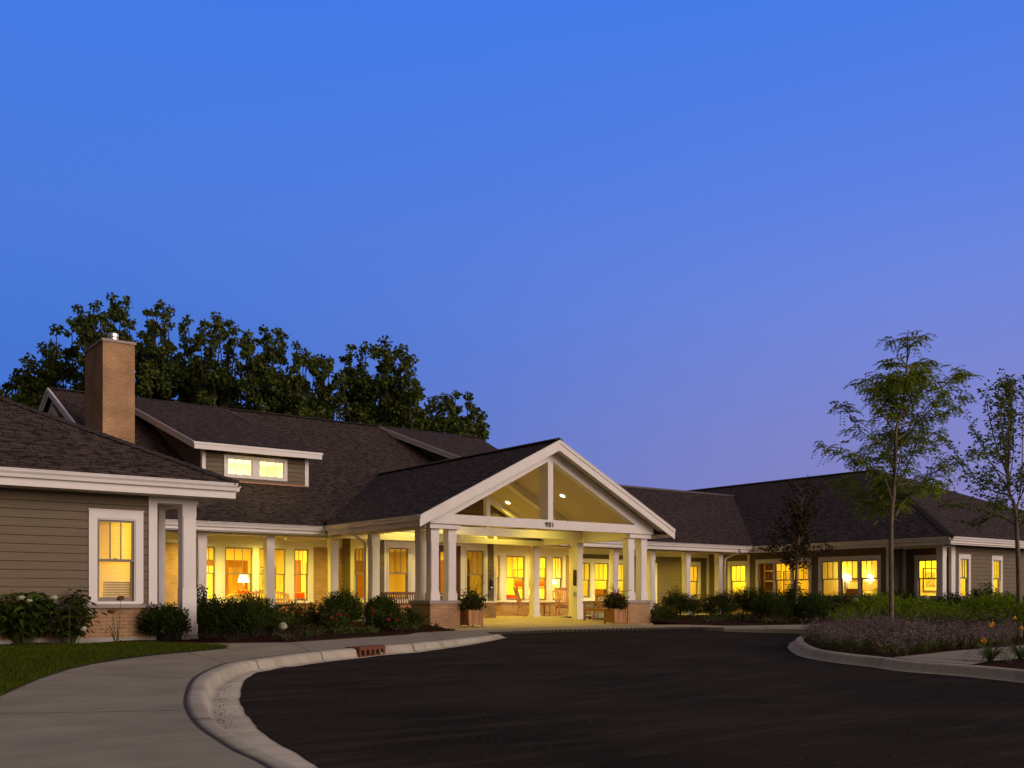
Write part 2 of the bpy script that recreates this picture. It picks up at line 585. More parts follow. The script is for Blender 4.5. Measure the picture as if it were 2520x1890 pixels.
class MB:
    def __init__(self):
        self.v, self.f, self.m = [], [], []

    def face(self, pts, m=0):
        i = len(self.v)
        self.v += [tuple(p) for p in pts]
        self.f.append(tuple(range(i, i + len(pts))))
        self.m.append(m)

    def hexa(self, p, m=0):
        """p: 4 bottom then 4 top corners, same order round"""
        i = len(self.v)
        self.v += [tuple(q) for q in p]
        for a in ((3, 2, 1, 0), (4, 5, 6, 7), (0, 1, 5, 4), (1, 2, 6, 5), (2, 3, 7, 6), (3, 0, 4, 7)):
            self.f.append(tuple(i + k for k in a))
            self.m.append(m)

    def fbox(self, fr, u0, u1, n0, n1, z0, z1, m=0):
        p = fr.p
        self.hexa([p(u0, n0, z0), p(u1, n0, z0), p(u1, n1, z0), p(u0, n1, z0), p(u0, n0, z1), p(u1, n0, z1), p(u1, n1, z1), p(u0, n1, z1)], m)

    def box(self, x0, x1, y0, y1, z0, z1, m=0):
        self.fbox(WORLD, x0, x1, y0, y1, z0, z1, m)

    def bar(self, a, b, w, h, m=0, up=(0, 0, 1)):
        """a squared bar from a to b"""
        a, b = Vector(a), Vector(b)
        d = (b - a).normalized()
        s = d.cross(Vector(up))
        if s.length < 1e-4:
            s = d.cross(Vector((1, 0, 0)))
        s.normalize()
        q = s.cross(d).normalized()
        s, q = s * w / 2, q * h / 2
        self.hexa([a - s - q, a + s - q, a + s + q, a - s + q, b - s - q, b + s - q, b + s + q, b - s + q], m)

    def tube(self, pts, r, sides=6, m=0, cap=True):
        pts = [Vector(p) for p in pts]
        if not hasattr(r, '__len__'):
            r = [r] * len(pts)
        base = len(self.v)
        ref = Vector((.31, .17, .93))
        for k, p in enumerate(pts):
            d = (pts[min(k + 1, len(pts) - 1)] - pts[max(k - 1, 0)])
            d = d.normalized() if d.length > 1e-6 else Vector((0, 0, 1))
            a = d.cross(ref)
            if a.length < .05:
                a = d.cross(Vector((1, 0, 0)))
            a.normalize()
            b = d.cross(a)
            for s in range(sides):
                t = 2 * math.pi * s / sides
                self.v.append(tuple(p + a * (r[k] * math.cos(t)) + b * (r[k] * math.sin(t))))
        for k in range(len(pts) - 1):
            for s in range(sides):
                s2 = (s + 1) % sides
                self.f.append((base + k * sides + s, base + k * sides + s2, base + (k + 1) * sides + s2, base + (k + 1) * sides + s))
                self.m.append(m)
        if cap:
            self.f.append(tuple(base + s for s in range(sides))[::-1])
            self.m.append(m)
            self.f.append(tuple(base + (len(pts) - 1) * sides + s for s in range(sides)))
            self.m.append(m)

    def lathe(self, c, prof, sides=16, m=0):
        """prof: (radius, z) pairs"""
        base = len(self.v)
        for r_, z in prof:
            for s in range(sides):
                t = 2 * math.pi * s / sides
                self.v.append((c[0] + r_ * math.cos(t), c[1] + r_ * math.sin(t), c[2] + z))
        for k in range(len(prof) - 1):
            for s in range(sides):
                s2 = (s + 1) % sides
                self.f.append((base + k * sides + s, base + k * sides + s2, base + (k + 1) * sides + s2, base + (k + 1) * sides + s))
                self.m.append(m)

    def sweep(self, a, b, n, prof, m=0):
        """a straight run of a closed profile (outward, z) from a to b"""
        a, b, n = Vector(a), Vector(b), Vector(n)
        i = len(self.v)
        k = len(prof)
        for q in (a, b):
            for (o, z) in prof:
                self.v.append(tuple(q + n * o + Vector((0, 0, z))))
        for s in range(k):
            s2 = (s + 1) % k
            self.f.append((i + s, i + s2, i + k + s2, i + k + s))
            self.m.append(m)
        self.f.append(tuple(i + s for s in range(k))[::-1])
        self.f.append(tuple(i + k + s for s in range(k)))
        self.m += [m, m]

    def quads(self, arr, m=0):
        """arr: (N,4,3) numpy"""
        i = len(self.v)
        self.v += [tuple(p) for p in arr.reshape(-1, 3)]
        for k in range(len(arr)):
            j = i + 4 * k
            self.f.append((j, j + 1, j + 2, j + 3))
            self.m.append(m)

    def build(self, name, mats, parent=None, smooth_=False, recalc=False, origin=None):
        me = bpy.data.meshes.new(name)
        v = np.array(self.v, dtype=float).reshape(-1, 3)
        if origin is not None:
            v = v - np.array(origin)
        me.from_pydata(v.tolist(), [], self.f)
        if isinstance(mats, str):
            mats = [mats]
        for k in mats:
            me.materials.append(MATS[k])
        me.polygons.foreach_set('material_index', self.m)
        if recalc:
            bm = bmesh.new()
            bm.from_mesh(me)
            bmesh.ops.recalc_face_normals(bm, faces=bm.faces)
            bm.to_mesh(me)
            bm.free()
        if len(me.polygons) < 6000:
            uvs(me)
        if smooth_:
            me.polygons.foreach_set('use_smooth', [True] * len(me.polygons))
        me.update()
        o = bpy.data.objects.new(name, me)
        C.objects.link(o)
        if origin is not None:
            o.location = origin
        if parent is not None:
            o.parent = parent
            o.matrix_parent_inverse = Matrix.Translation(parent.location).inverted() if parent.parent is None else Matrix.Identity(4)
        return o


def uvs(me):
    """metre coordinates on every face: along the wall or eave, and up it"""
    uv = me.uv_layers.new(name='UVMap')
    for p in me.polygons:
        n = p.normal
        if abs(n.z) > .97:
            a, b = Vector((1, 0, 0)), Vector((0, 1, 0))
        else:
            a = Vector((-n.y, n.x, 0)).normalized()
            if abs(a.x) >= abs(a.y):
                if a.x < 0:
                    a = -a
            elif a.y > 0:
                a = -a
            b = n.cross(a)
            if b.z < 0:
                b = -b
        for li in p.loop_indices:
            co = me.vertices[me.loops[li].vertex_index].co
            uv.data[li].uv = (co.dot(a), co.dot(b))


def tag(o, label, cat, group=None, kind=None):
    if label:
        o['label'] = label
    if cat:
        o['category'] = cat
    if group:
        o['group'] = group
    if kind:
        o['kind'] = kind
    return o


def thing(name, loc, label, cat, group=None, rz=0.0):
    o = bpy.data.objects.new(name, None)
    C.objects.link(o)
    o.empty_display_size = .2
    o.location = loc
    o.rotation_euler = (0, 0, rz)
    return tag(o, label, cat, group)


def copy_tree(src, loc, rz, label):
    """a thing with copies of its parts and their sub-parts"""
    r = src.copy()
    C.objects.link(r)
    r.location = loc
    r.rotation_euler = (0, 0, rz)
    r['label'] = label
    for ch in list(src.children):
        c = ch.copy()
        C.objects.link(c)
        c.parent = r
        for g in list(ch.children):
            d = g.copy()
            C.objects.link(d)
            d.parent = c
    return r


def local(mb, name, mats, parent, **k):
    """a part modelled in its thing's own coordinates"""
    o = mb.build(name, mats, None, **k)
    o.parent = parent
    return o


def catmull(pts, n=6, closed=False):
    out = []
    k = len(pts)
    for i in range(k - 1):
        p0, p1, p2, p3 = pts[max(0, i - 1)], pts[i], pts[i + 1], pts[min(k - 1, i + 2)]
        for s in range(n):
            t = s / n
            out.append(tuple(.5 * (2 * b + (c - a) * t + (2 * a - 5 * b + 4 * c - d) * t * t + (3 * b - a - 3 * c + d) * t ** 3) for a, b, c, d in zip(p0, p1, p2, p3)))
    out.append(tuple(pts[-1]))
    return out


def sheet(name, poly, h, dz, mat, step=1.0, kind='structure', thick=0.0):
    """a piece of ground: outline in plan, height from h"""
    bm = bmesh.new()
    vs = [bm.verts.new((p[0], p[1], 0)) for p in poly]
    bm.faces.new(vs)
    bmesh.ops.triangulate(bm, faces=bm.faces)
    xs = [p[0] for p in poly]
    ys = [p[1] for p in poly]
    for ax, lo, hi in ((0, min(xs), max(xs)), (1, min(ys), max(ys))):
        c = math.ceil(lo / step) * step
        while c < hi:
            co = (c, 0, 0) if ax == 0 else (0, c, 0)
            no = (1, 0, 0) if ax == 0 else (0, 1, 0)
            bmesh.ops.bisect_plane(bm, geom=bm.verts[:] + bm.edges[:] + bm.faces[:], plane_co=co, plane_no=no)
            c += step
    for v in bm.verts:
        v.co.z = h(v.co.x, v.co.y) + dz
    for f in bm.faces:
        if f.normal.z < 0:
            f.normal_flip()
    if thick:
        e = [e for e in bm.edges if e.is_boundary]
        r = bmesh.ops.extrude_edge_only(bm, edges=e)
        for v in r['geom']:
            if isinstance(v, bmesh.types.BMVert):
                v.co.z -= thick
    me = bpy.data.meshes.new(name)
    bm.to_mesh(me)
    bm.free()
    me.materials.append(MATS[mat])
    o = bpy.data.objects.new(name, me)
    C.objects.link(o)
    if kind:
        o['kind'] = kind
    return o
# ------------------------------------------------------------------ ground
g = MB()
g.face([(-300, -300, -.75), (400, -300, -.75), (400, 500, -.75), (-300, 500, -.75)])
tag(g.build('ground', 'soil'), None, None, kind='structure')

curb_back_px = [(760, 1990), (662, 1890), (575, 1846), (532, 1818.5), (495, 1793.5), (472, 1768.5), (460, 1746), (455.5, 1726), (460, 1701), (470, 1678.5),
                (487, 1662), (525, 1643.5), (567, 1630.5), (650, 1618), (767, 1603.5), (852, 1595.5), (905, 1590), (995, 1583.5), (1025, 1580.5), (1100, 1574), (1162, 1567.5), (1215, 1561)]
asph_edge_px = [(930, 2010), (790, 1890), (762, 1873.5), (700, 1836), (645, 1801), (620, 1771), (600, 1748.5), (592.5, 1721), (594, 1693.5), (610, 1668.5),
                (645, 1651), (700, 1636), (742, 1627), (777, 1622), (860, 1612), (905, 1607), (1003, 1598), (1025, 1593.5), (1100, 1582.5), (1162, 1575), (1242, 1565.5)]
curb_back = catmull([gp(*p) for p in curb_back_px], 6)
aedge = catmull([gp(*p, h=asph) for p in asph_edge_px], 4)
aedge = [(x + rng.uniform(-.012, .012), y + rng.uniform(-.012, .012)) for x, y in aedge]
strip_bot = [gp(*p, h=asph) for p in [(1230, 1563), (1380, 1557.5), (1570, 1552), (1700, 1549.6), (1782, 1548.6), (1900, 1549.3), (1975, 1550.3), (2100, 1551)]]
poly = aedge + strip_bot + [(45, 16), (60, 10), (60, -25), (-2, -25), (1.0, 3.5)]
sheet('road', poly, asph, .004, 'asphalt', .6)

# concrete walk with the apron in front of the portico
mulch_front_px = [(482, 1584), (717, 1581), (850, 1572), (1003, 1562), (1025, 1557.5), (1122, 1552)]
apron_back_px = [(1180, 1550), (1380, 1542.6), (1500, 1538.2), (1600, 1537.5), (1700, 1537.6), (1792, 1540), (2003, 1537), (2120, 1535)]
strip_top_px = [(2120, 1550), (1975, 1549), (1782, 1547.6), (1700, 1544.6), (1570, 1546.7), (1380, 1551), (1197, 1557.5)]
wb = [gp(*p) for p in [(-500, 1600), (-60, 1592.5)] + mulch_front_px + apron_back_px]
wf = [gp(*p) for p in strip_top_px]
poly = wb + wf + list(reversed(curb_back)) + [(.6, 3.4), (-6, 3.4), (-9, 11)]
sheet('sidewalk', poly, walk, .002, 'concrete', .6, thick=.12)

# score joints tooled across the walk, as shallow dark grooves
g = MB()
jl = [((462, 1606), (560, 1632)), ((717, 1583), (762, 1604)), ((1060, 1557), (1090, 1575)), ((-120, 1760), (470, 1748)), ((150, 1655), (478, 1671)), ((1290, 1546.5), (1262, 1554.5)), ((1470, 1540), (1462, 1548.5)), ((1640, 1538.5), (1652, 1545.5)), ((1880, 1539.5), (1890, 1548))]
for a, b in jl:
    a, b = gp(*a), gp(*b)
    dx, dy = b[0] - a[0], b[1] - a[1]
    l = math.hypot(dx, dy)
    nx, ny = -dy / l * .005, dx / l * .005
    k = 6
    for i in range(k):
        p = [(a[0] + dx * t / k, a[1] + dy * t / k) for t in (i, i + 1)]
        g.face([(p[0][0] - nx, p[0][1] - ny, walk(*p[0]) + .004), (p[1][0] - nx, p[1][1] - ny, walk(*p[1]) + .004), (p[1][0] + nx, p[1][1] + ny, walk(*p[1]) + .004), (p[0][0] + nx, p[0][1] + ny, walk(*p[0]) + .004)])
tag(g.build('sidewalk_joints', 'mulch'), None, None, kind='structure')


def offset_line(pts, d):
    out = []
    for i, p in enumerate(pts):
        a, b = pts[max(0, i - 1)], pts[min(len(pts) - 1, i + 1)]
        tx, ty = b[0] - a[0], b[1] - a[1]
        l = math.hypot(tx, ty) or 1
        out.append((p[0] + ty / l * d, p[1] - tx / l * d))
    return out


def curb(name, back, side, gutter=.42, joint_gap=.012):
    """rounded kerb and its gutter pan swept along the back edge"""
    prof = [(joint_gap, -.3, 0), (joint_gap, 0, 0), (.055, .004, 0), (.13, .0, 0), (.165, -.012, 0), (.185, -.035, 0), (.205, .035, 1), (.225, .018, 1), (.26, .006, 1), (gutter, -.004, 1), (gutter, -.25, 1)]
    rows = [offset_line(back, side * o) for o, z, b in prof]
    mb = MB()
    n = len(back)
    for k, (o, z, lowbase) in enumerate(prof):
        for i in range(n):
            x, y = rows[k][i]
            t = walk(x, y) + .003
            a = asph(x, y)
            if lowbase:
                zz = a + z
                if z > 0:
                    zz = min(a + z, t - .002 * (k - 4))
            else:
                zz = max(t + z, a + .01) if z > -.2 else t + z
            mb.v.append((x, y, zz))
    for k in range(len(prof) - 1):
        for i in range(n - 1):
            mb.f.append((k * n + i, k * n + i + 1, (k + 1) * n + i + 1, (k + 1) * n + i))
            mb.m.append(0)
    o = mb.build(name, 'curb_concrete', None, smooth_=True)
    o['kind'] = 'structure'
    return o


curb('kerb', curb_back, 1, gutter=.62)
# dark expansion joint behind the kerb
g = MB()
a = offset_line(curb_back, -.014)
b = offset_line(curb_back, .014)
for i in range(len(a) - 1):
    z = [walk(*p) + .0045 for p in (a[i], a[i + 1], b[i + 1], b[i])]
    g.face([(*a[i], z[0]), (*a[i + 1], z[1]), (*b[i + 1], z[2]), (*b[i], z[3])])
tag(g.build('kerb_joint', 'bark_dark'), None, None, kind='structure')
# hairline joints across the kerb
g = MB()
for px, py in [(767, 1603.5), (995, 1583.5), (605, 1624), (475, 1772)]:
    x, y = gp(px, py)
    i = min(range(len(curb_back)), key=lambda q: (curb_back[q][0] - x) ** 2 + (curb_back[q][1] - y) ** 2)
    c0 = curb_back[i]
    c1 = curb_back[min(i + 1, len(curb_back) - 1)]
    tx, ty = c1[0] - c0[0], c1[1] - c0[1]
    l = math.hypot(tx, ty)
    tx, ty = tx / l, ty / l
    nx, ny = ty, -tx
    pr = [(0.0, .007, 0), (.13, .006, 0), (.168, -.006, 0), (.189, -.03, 0), (.21, .044, 1), (.232, .024, 1), (.28, .011, 1)]
    for (o0, z0, b0), (o1, z1, b1) in zip(pr, pr[1:]):
        q = []
        for (o_, z_, b_), s in (((o0, z0, b0), -1), ((o1, z1, b1), -1), ((o1, z1, b1), 1), ((o0, z0, b0), 1)):
            X = c0[0] + nx * o_ + tx * s * .007
            Y = c0[1] + ny * o_ + ty * s * .007
            q.append((X, Y, (asph(X, Y) if b_ else walk(X, Y)) + z_ + .003))
        g.face(q)
tag(g.build('kerb_joints', 'mulch'), None, None, kind='structure')

# lawn
lawn_px = [(-420, 1900), (-150, 1790), (0, 1716), (37, 1698.5), (100, 1671), (175, 1647), (225, 1636), (300, 1623.5), (390, 1612), (462, 1606), (562, 1596), (540, 1592), (482, 1588), (300, 1588.5), (0, 1594.5), (-400, 1601)]
LAWN = [gp(*p) for p in lawn_px]
sheet('lawn', LAWN, walk, .012, 'lawn_soil', .6)

# planting beds
bl = [gp(*p) for p in [(-450, 1600), (-60, 1592)] + mulch_front_px] + [(15.25, 24.0), (15.25, 29.75), (6.85, 29.75), (6.85, 19.68), (-4, 19.68)]


def bedn(x, y):
    return bed(x, y) + .022 * math.sin(3.1 * x + 1.7 * y) * math.sin(2.3 * y - 1.1 * x) + .012 * math.sin(9 * x) * math.sin(8 * y)


sheet('mulch_bed', bl, bedn, 0, 'mulch', .35, thick=.15)
br = [gp(*p) for p in [(1600, 1533.6), (1700, 1537.4), (1792, 1539.8), (2003, 1536.8), (2300, 1532.5)]] + [(40, 17.5), (70, 17.5), (70, 20.85), (35.75, 20.85), (35.75, 29.75), (24.15, 29.75), (24.15, 24.4)]
sheet('mulch_bed', br, bedn, 0, 'mulch', .5, thick=.15)

# portico floor and porch slabs
pf = [gp(*p, h=floor_z) for p in [(1123, 1552.2), (1180, 1549.8), (1380, 1542.4), (1500, 1538), (1600, 1537.3)]] + [(24.1, 24.2), (24.1, 32.2), (15.15, 32.2), (15.15, 24.2)]
sheet('portico_floor', pf, floor_z, .003, 'aggregate', .5, thick=.14)
sheet('porch_floor', [(6.9, 29.7), (15.15, 29.7), (15.15, 32.2), (6.9, 32.2)], lambda x, y: -.005, 0, 'concrete', 1.0, thick=.2)
sheet('porch_floor', [(24.1, 29.7), (35.7, 29.7), (35.7, 32.2), (24.1, 32.2)], lambda x, y: -.005, 0, 'concrete', 1.0, thick=.2)

# warning strip of raised domes between the apron and the road
st = [gp(*p) for p in reversed(strip_top_px[2:])]
sb = [gp(*p, h=asph) for p in [(1230, 1563.2), (1380, 1557.7), (1570, 1552.2), (1700, 1549.8), (1782, 1548.8)]]


def along(pts, t):
    k = t * (len(pts) - 1)
    i = min(int(k), len(pts) - 2)
    f = k - i
    return (pts[i][0] + (pts[i + 1][0] - pts[i][0]) * f, pts[i][1] + (pts[i + 1][1] - pts[i][1]) * f)


g = MB()
d = MB()
NS = 60
for i in range(NS):
    q = [along(st, i / NS), along(st, (i + 1) / NS), along(sb, (i + 1) / NS), along(sb, i / NS)]
    zs = [walk(*q[0]) + .006, walk(*q[1]) + .006, asph(*q[2]) + .018, asph(*q[3]) + .018]
    g.face([(*p, z) for p, z in zip(q, zs)])
ND = 66
for i in range(ND):
    for j in range(4):
        a, b = along(st, (i + .5) / ND), along(sb, (i + .5) / ND)
        f = (j + .5) / 4
        x, y = a[0] + (b[0] - a[0]) * f, a[1] + (b[1] - a[1]) * f
        z = (walk(*a) + .006) * (1 - f) + (asph(*b) + .018) * f
        d.lathe((x, y, z), [(.046, -.004), (.038, .014), (.02, .022), (.001, .024)], 8)
plain('tactile_plate', (.028, .026, .029), .8)
plain('tactile_dome', (.070, .052, .032), .7)
k = len(g.v)
g.v += d.v
g.f += [tuple(i + k for i in f) for f in d.f]
g.m += [1] * len(d.f)
o = g.build('tactile_strip', ['tactile_plate', 'tactile_dome'])
tag(o, 'dark ribbed tactile warning strip along the edge of the drive before the entrance', 'warning strip')

# storm drain set in the kerb
x, y = gp(878, 1592)
i = min(range(len(curb_back)), key=lambda q: (curb_back[q][0] - x) ** 2 + (curb_back[q][1] - y) ** 2)
tx, ty = curb_back[i + 1][0] - curb_back[i - 1][0], curb_back[i + 1][1] - curb_back[i - 1][1]
ang = math.atan2(ty, tx)
T = thing('storm_drain', (*curb_back[i], asph(*curb_back[i])), 'rusty iron kerb inlet with a row of slots beside the drive', 'drain', rz=ang)
hh = walk(*curb_back[i]) - asph(*curb_back[i]) + .015
g = MB()
w2 = .41
g.box(-w2, w2, -.262, .02, hh - .03, hh)                 # hood plate (local -y is the road)
nslot = 5
bw = .062
pitch = (2 * w2 - bw) / nslot
for k in range(nslot + 1):
    u = -w2 + k * pitch
    g.box(u, u + bw, -.262, -.228, .012, hh - .03)
    if k < nslot:                                        # rounded heads of the slots
        um, rr = u + bw + (pitch - bw) / 2, (pitch - bw) / 2
        for q in range(8):
            a0, a1 = math.pi * q / 8, math.pi * (q + 1) / 8
            xa, xb = um - rr * math.cos(a0), um - rr * math.cos(a1)
            za, zb = [hh - .05 - rr + rr * math.sin(v) for v in (a0, a1)]
            g.hexa([(xa, -.261, za), (xb, -.261, zb), (xb, -.23, zb), (xa, -.23, za), (xa, -.261, hh - .031), (xb, -.261, hh - .031), (xb, -.23, hh - .031), (xa, -.23, hh - .031)])
g.box(-w2 - .02, w2 + .02, -.28, -.228, -.02, .0119)
o = local(g, 'grate', 'rust', T)
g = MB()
g.box(-w2 + .005, w2 - .005, -.2275, -.01, .0, hh - .0305)  # solid black block standing in for the shade inside the slots
local(g, 'inlet_shade', 'black_void', T)

# island with its own kerb
isl_px = [(2700, 1668), (2520, 1648), (2389, 1636.5), (2257, 1627), (2192, 1619), (2092, 1608.5), (2024, 1598.5), (1992, 1587), (1979, 1577), (1981, 1569), (2000, 1562), (2060, 1556), (2200, 1552), (2420, 1550), (2700, 1549)]
isl = catmull([gp(*p) for p in isl_px], 6)
curb('island_kerb', isl, -1, gutter=.62)
ISL = isl
sheet('island_bed', isl, lambda x, y: walk(x, y) - .012, 0, 'mulch', .5)
iw = [gp(*p) for p in [(2198, 1618.3), (2350, 1602), (2520, 1588), (2760, 1566), (2760, 1640), (2520, 1621), (2440, 1627), (2391, 1635.6), (2257, 1626.4)]]
sheet('island_walk', iw, walk, .004, 'concrete', .6)
# ------------------------------------------------------------------ the building
B = thing('care_home', (19.5, 29.5, 0), 'long low residence with tan siding, brown shingle roofs and a lit white gabled entrance', 'building')


SPLIT = {'rafter', 'king_post', 'beam', 'capital_block', 'corner_board', 'siding_wall', 'brick_base', 'brick_wall', 'ledge', 'window_sill', 'window_trim', 'frieze', 'column_footing', 'hip_cap'}


def islands(mb, tol=.012):
    """faces grouped into pieces that touch"""
    n = len(mb.f)
    pa = list(range(n))

    def find(i):
        while pa[i] != i:
            pa[i] = pa[pa[i]]
            i = pa[i]
        return i
    own = {}
    for i, f in enumerate(mb.f):
        for v in f:
            if v in own:
                pa[find(i)] = find(own[v])
            else:
                own[v] = i
    comp = {}
    for i in range(n):
        comp.setdefault(find(i), []).append(i)
    box = []
    for k, fs in comp.items():
        p = np.array([mb.v[v] for i in fs for v in mb.f[i]])
        box.append([p.min(0) - tol, p.max(0) + tol, fs])
    done = False
    while not done:
        done = True
        out = []
        for b in box:
            for o in out:
                if (b[0] <= o[1]).all() and (o[0] <= b[1]).all():
                    o[0], o[1] = np.minimum(o[0], b[0]), np.maximum(o[1], b[1])
                    o[2] = o[2] + b[2]
                    done = False
                    break
            else:
                out.append(b)
        box = out
    return [b[2] for b in box]


def part(mb, name, mats, parent=None, **k):
    P = parent if parent is not None else B
    if name in SPLIT:
        gs = islands(mb)
        if len(gs) > 1:
            o = None
            for fs in gs:
                q = MB()
                for i in fs:
                    q.face([mb.v[v] for v in mb.f[i]], mb.m[i])
                o = q.build(name, mats, P, **k)
            return o
    return mb.build(name, mats, P, **k)


def wall(mb, fr, u0, u1, z0, z1, holes=(), course=None, lap=.014, m=0):
    zc = {z0, z1}
    if course:
        k = 0
        while z0 + k * course < z1:
            zc.add(z0 + k * course)
            k += 1
    for h in holes:
        for z in (h[2], h[3]):
            if z0 < z < z1:
                zc.add(z)
    zc = sorted(zc)
    for za, zb in zip(zc, zc[1:]):
        if zb - za < 1e-5:
            continue
        cuts = sorted([(max(u0, h[0]), min(u1, h[1])) for h in holes if h[2] < zb - 1e-5 and h[3] > za + 1e-5])
        u = u0
        spans = []
        for a, b in cuts:
            if a > u:
                spans.append((u, a))
            u = max(u, b)
        if u < u1:
            spans.append((u, u1))
        if course:
            k = math.floor((za - z0) / course + 1e-6)
            ca = z0 + k * course
            na = lap * (1 - (za - ca) / course)
            nb = lap * (1 - (zb - ca) / course)
        else:
            na = nb = 0
            k, ca = 0, za
        for a, b in spans:
            zl = za
            if course and abs(za - ca) < 1e-6 and k > 0:      # deep slot added under each board's butt so the lap line falls dark
                zl = za + .010
                mb.face([fr.p(a, -.045, zl), fr.p(b, -.045, zl), fr.p(b, na, zl), fr.p(a, na, zl)], m)
                mb.face([fr.p(a, -.045, za - .004), fr.p(b, -.045, za - .004), fr.p(b, -.045, zl), fr.p(a, -.045, zl)], m)
                mb.face([fr.p(a, 0, za), fr.p(b, 0, za), fr.p(b, -.045, za - .004), fr.p(a, -.045, za - .004)], m)
            mb.face([fr.p(a, na, zl), fr.p(b, na, zl), fr.p(b, nb, zb), fr.p(a, nb, zb)], m)


def window(fr, u0, u1, z0, z1, l=.11, r=.11, top=.13, bot=.05, split=.52, munt=2, parent=None, sill=True, hung=True, upper_only=False):
    """double-hung window: trim, taupe sashes with three lights above one, and glass"""
    P = parent if parent is not None else B
    t = MB()
    if l:
        t.fbox(fr, u0 - l, u0, -.02, .028, z0 - bot, z1)
    if r:
        t.fbox(fr, u1, u1 + r, -.02, .028, z0 - bot, z1)
    if top:
        t.fbox(fr, u0 - l, u1 + r, -.02, .032, z1, z1 + top)
        t.fbox(fr, u0 - l - .012, u1 + r + .012, -.02, .045, z1 + top, z1 + top + .02)
    if bot and sill:
        t.fbox(fr, u0, u1, -.06, .04, z0 - bot, z0)
    # white brickmould inside the trim
    q = .022
    t.fbox(fr, u0, u0 + q, -.07, .014, z0, z1 - q)
    t.fbox(fr, u1 - q, u1, -.07, .014, z0, z1 - q)
    t.fbox(fr, u0, u1, -.07, .014, z1 - q, z1)
    w = part(t, 'window', 'white_trim', P, recalc=True)
    a, b, c, d_ = u0 + q, u1 - q, z0, z1 - q
    zm = c + (d_ - c) * split
    s = MB()
    sw = .042
    n0, n1 = -.048, -.012
    if hung:
        # upper sash
        s.fbox(fr, a, a + sw, n0, n1, zm, d_)
        s.fbox(fr, b - sw, b, n0, n1, zm, d_)
        s.fbox(fr, a + sw, b - sw, n0, n1, d_ - sw, d_)
        s.fbox(fr, a, b, n0, n1 + .008, zm - .045, zm)
        for k in range(1, munt + 1):
            u = a + sw + (b - a - 2 * sw) * k / (munt + 1)
            s.fbox(fr, u - .011, u + .011, n0 + .006, n1 - .004, zm, d_ - sw)
        # lower sash sits further in
        s.fbox(fr, a, a + .05, -.09, -.052, c + .075, zm - .045)
        s.fbox(fr, b - .05, b, -.09, -.052, c + .075, zm - .045)
        s.fbox(fr, a, b, -.09, -.052, c, c + .075)
        s.fbox(fr, (a + b) / 2 - .03, (a + b) / 2 + .03, -.05, -.02, zm + .0, zm + .02)
    else:
        s.fbox(fr, a, a + sw, n0, n1, c, d_)
        s.fbox(fr, b - sw, b, n0, n1, c, d_)
        s.fbox(fr, a + sw, b - sw, n0, n1, d_ - sw, d_)
        s.fbox(fr, a + sw, b - sw, n0, n1, c, c + sw)
        for k in range(1, munt + 1):
            u = a + sw + (b - a - 2 * sw) * k / (munt + 1)
            s.fbox(fr, u - .011, u + .011, n0 + .006, n1 - .004, c + sw, d_ - sw)
    part(s, 'sash', 'sash' if hung else 'white_trim', w, recalc=True)
    p = MB()
    if hung:
        p.face([fr.p(a + sw, -.03, zm), fr.p(b - sw, -.03, zm), fr.p(b - sw, -.03, d_ - sw), fr.p(a + sw, -.03, d_ - sw)])
        p.face([fr.p(a + .05, -.07, c + .075), fr.p(b - .05, -.07, c + .075), fr.p(b - .05, -.07, zm - .045), fr.p(a + .05, -.07, zm - .045)])
    else:
        p.face([fr.p(a + sw, -.03, c + sw), fr.p(b - sw, -.03, c + sw), fr.p(b - sw, -.03, d_ - sw), fr.p(a + sw, -.03, d_ - sw)])
    part(p, 'pane', 'glass', w)
    return w


def column(x, y, zb, zt, parent=None, plinth=.2, zlo=.88, zhi=2.29):
    """square white post: plinth, and corners chamfered between two square blocks"""
    mb = MB()
    hp, hw = .155, .138
    mb.box(x - hp, x + hp, y - hp, y + hp, zb, zb + plinth)

    def ring(z, h, c):
        i = len(mb.v)
        for a, b in ((-h + c, -h), (h - c, -h), (h, -h + c), (h, h - c), (h - c, h), (-h + c, h), (-h, h - c), (-h, -h + c)):
            mb.v.append((x + a, y + b, z))
        return i
    zs = [(zb + plinth, hw, .002), (zlo, hw, .002), (zlo + .025, hw - .002, .022), (zhi - .025, hw - .002, .022), (zhi, hw, .002), (zt, hw, .002)]
    r = [ring(*q) for q in zs]
    for a, b in zip(r, r[1:]):
        for k in range(8):
            mb.f.append((a + k, a + (k + 1) % 8, b + (k + 1) % 8, b + k))
            mb.m.append(0)
    return part(mb, 'column', 'white_trim', parent)


GUT = [(0, -.145), (.07, -.145), (.08, -.09), (.11, -.05), (.115, -.012), (.125, -.012), (.125, 0), (.11, 0), (.11, -.025), (0, -.025)]


def eave(a, b, n, zt, fas=.14):
    """gutter on its fascia along an eave: a, b in plan on the fascia's face"""
    mb = MB()
    mb.sweep((*a, zt), (*b, zt), n, GUT)
    part(mb, 'gutter', 'gutter_paint', recalc=True)
    mb = MB()
    mb.sweep((*a, zt), (*b, zt), n, [(-.03, -.145 - fas), (-.001, -.145 - fas), (-.001, -.01), (-.03, -.01)])
    mb.sweep((*a, zt), (*b, zt), n, [(0, -.155), (.012, -.155), (.012, -.147), (0, -.147)])
    part(mb, 'fascia', 'white_trim', recalc=True)


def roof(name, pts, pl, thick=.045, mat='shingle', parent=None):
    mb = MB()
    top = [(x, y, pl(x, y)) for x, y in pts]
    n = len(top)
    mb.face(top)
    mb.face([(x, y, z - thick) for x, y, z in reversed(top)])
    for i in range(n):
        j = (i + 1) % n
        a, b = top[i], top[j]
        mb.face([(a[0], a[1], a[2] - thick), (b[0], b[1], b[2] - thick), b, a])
    return part(mb, name, mat, parent, recalc=True)


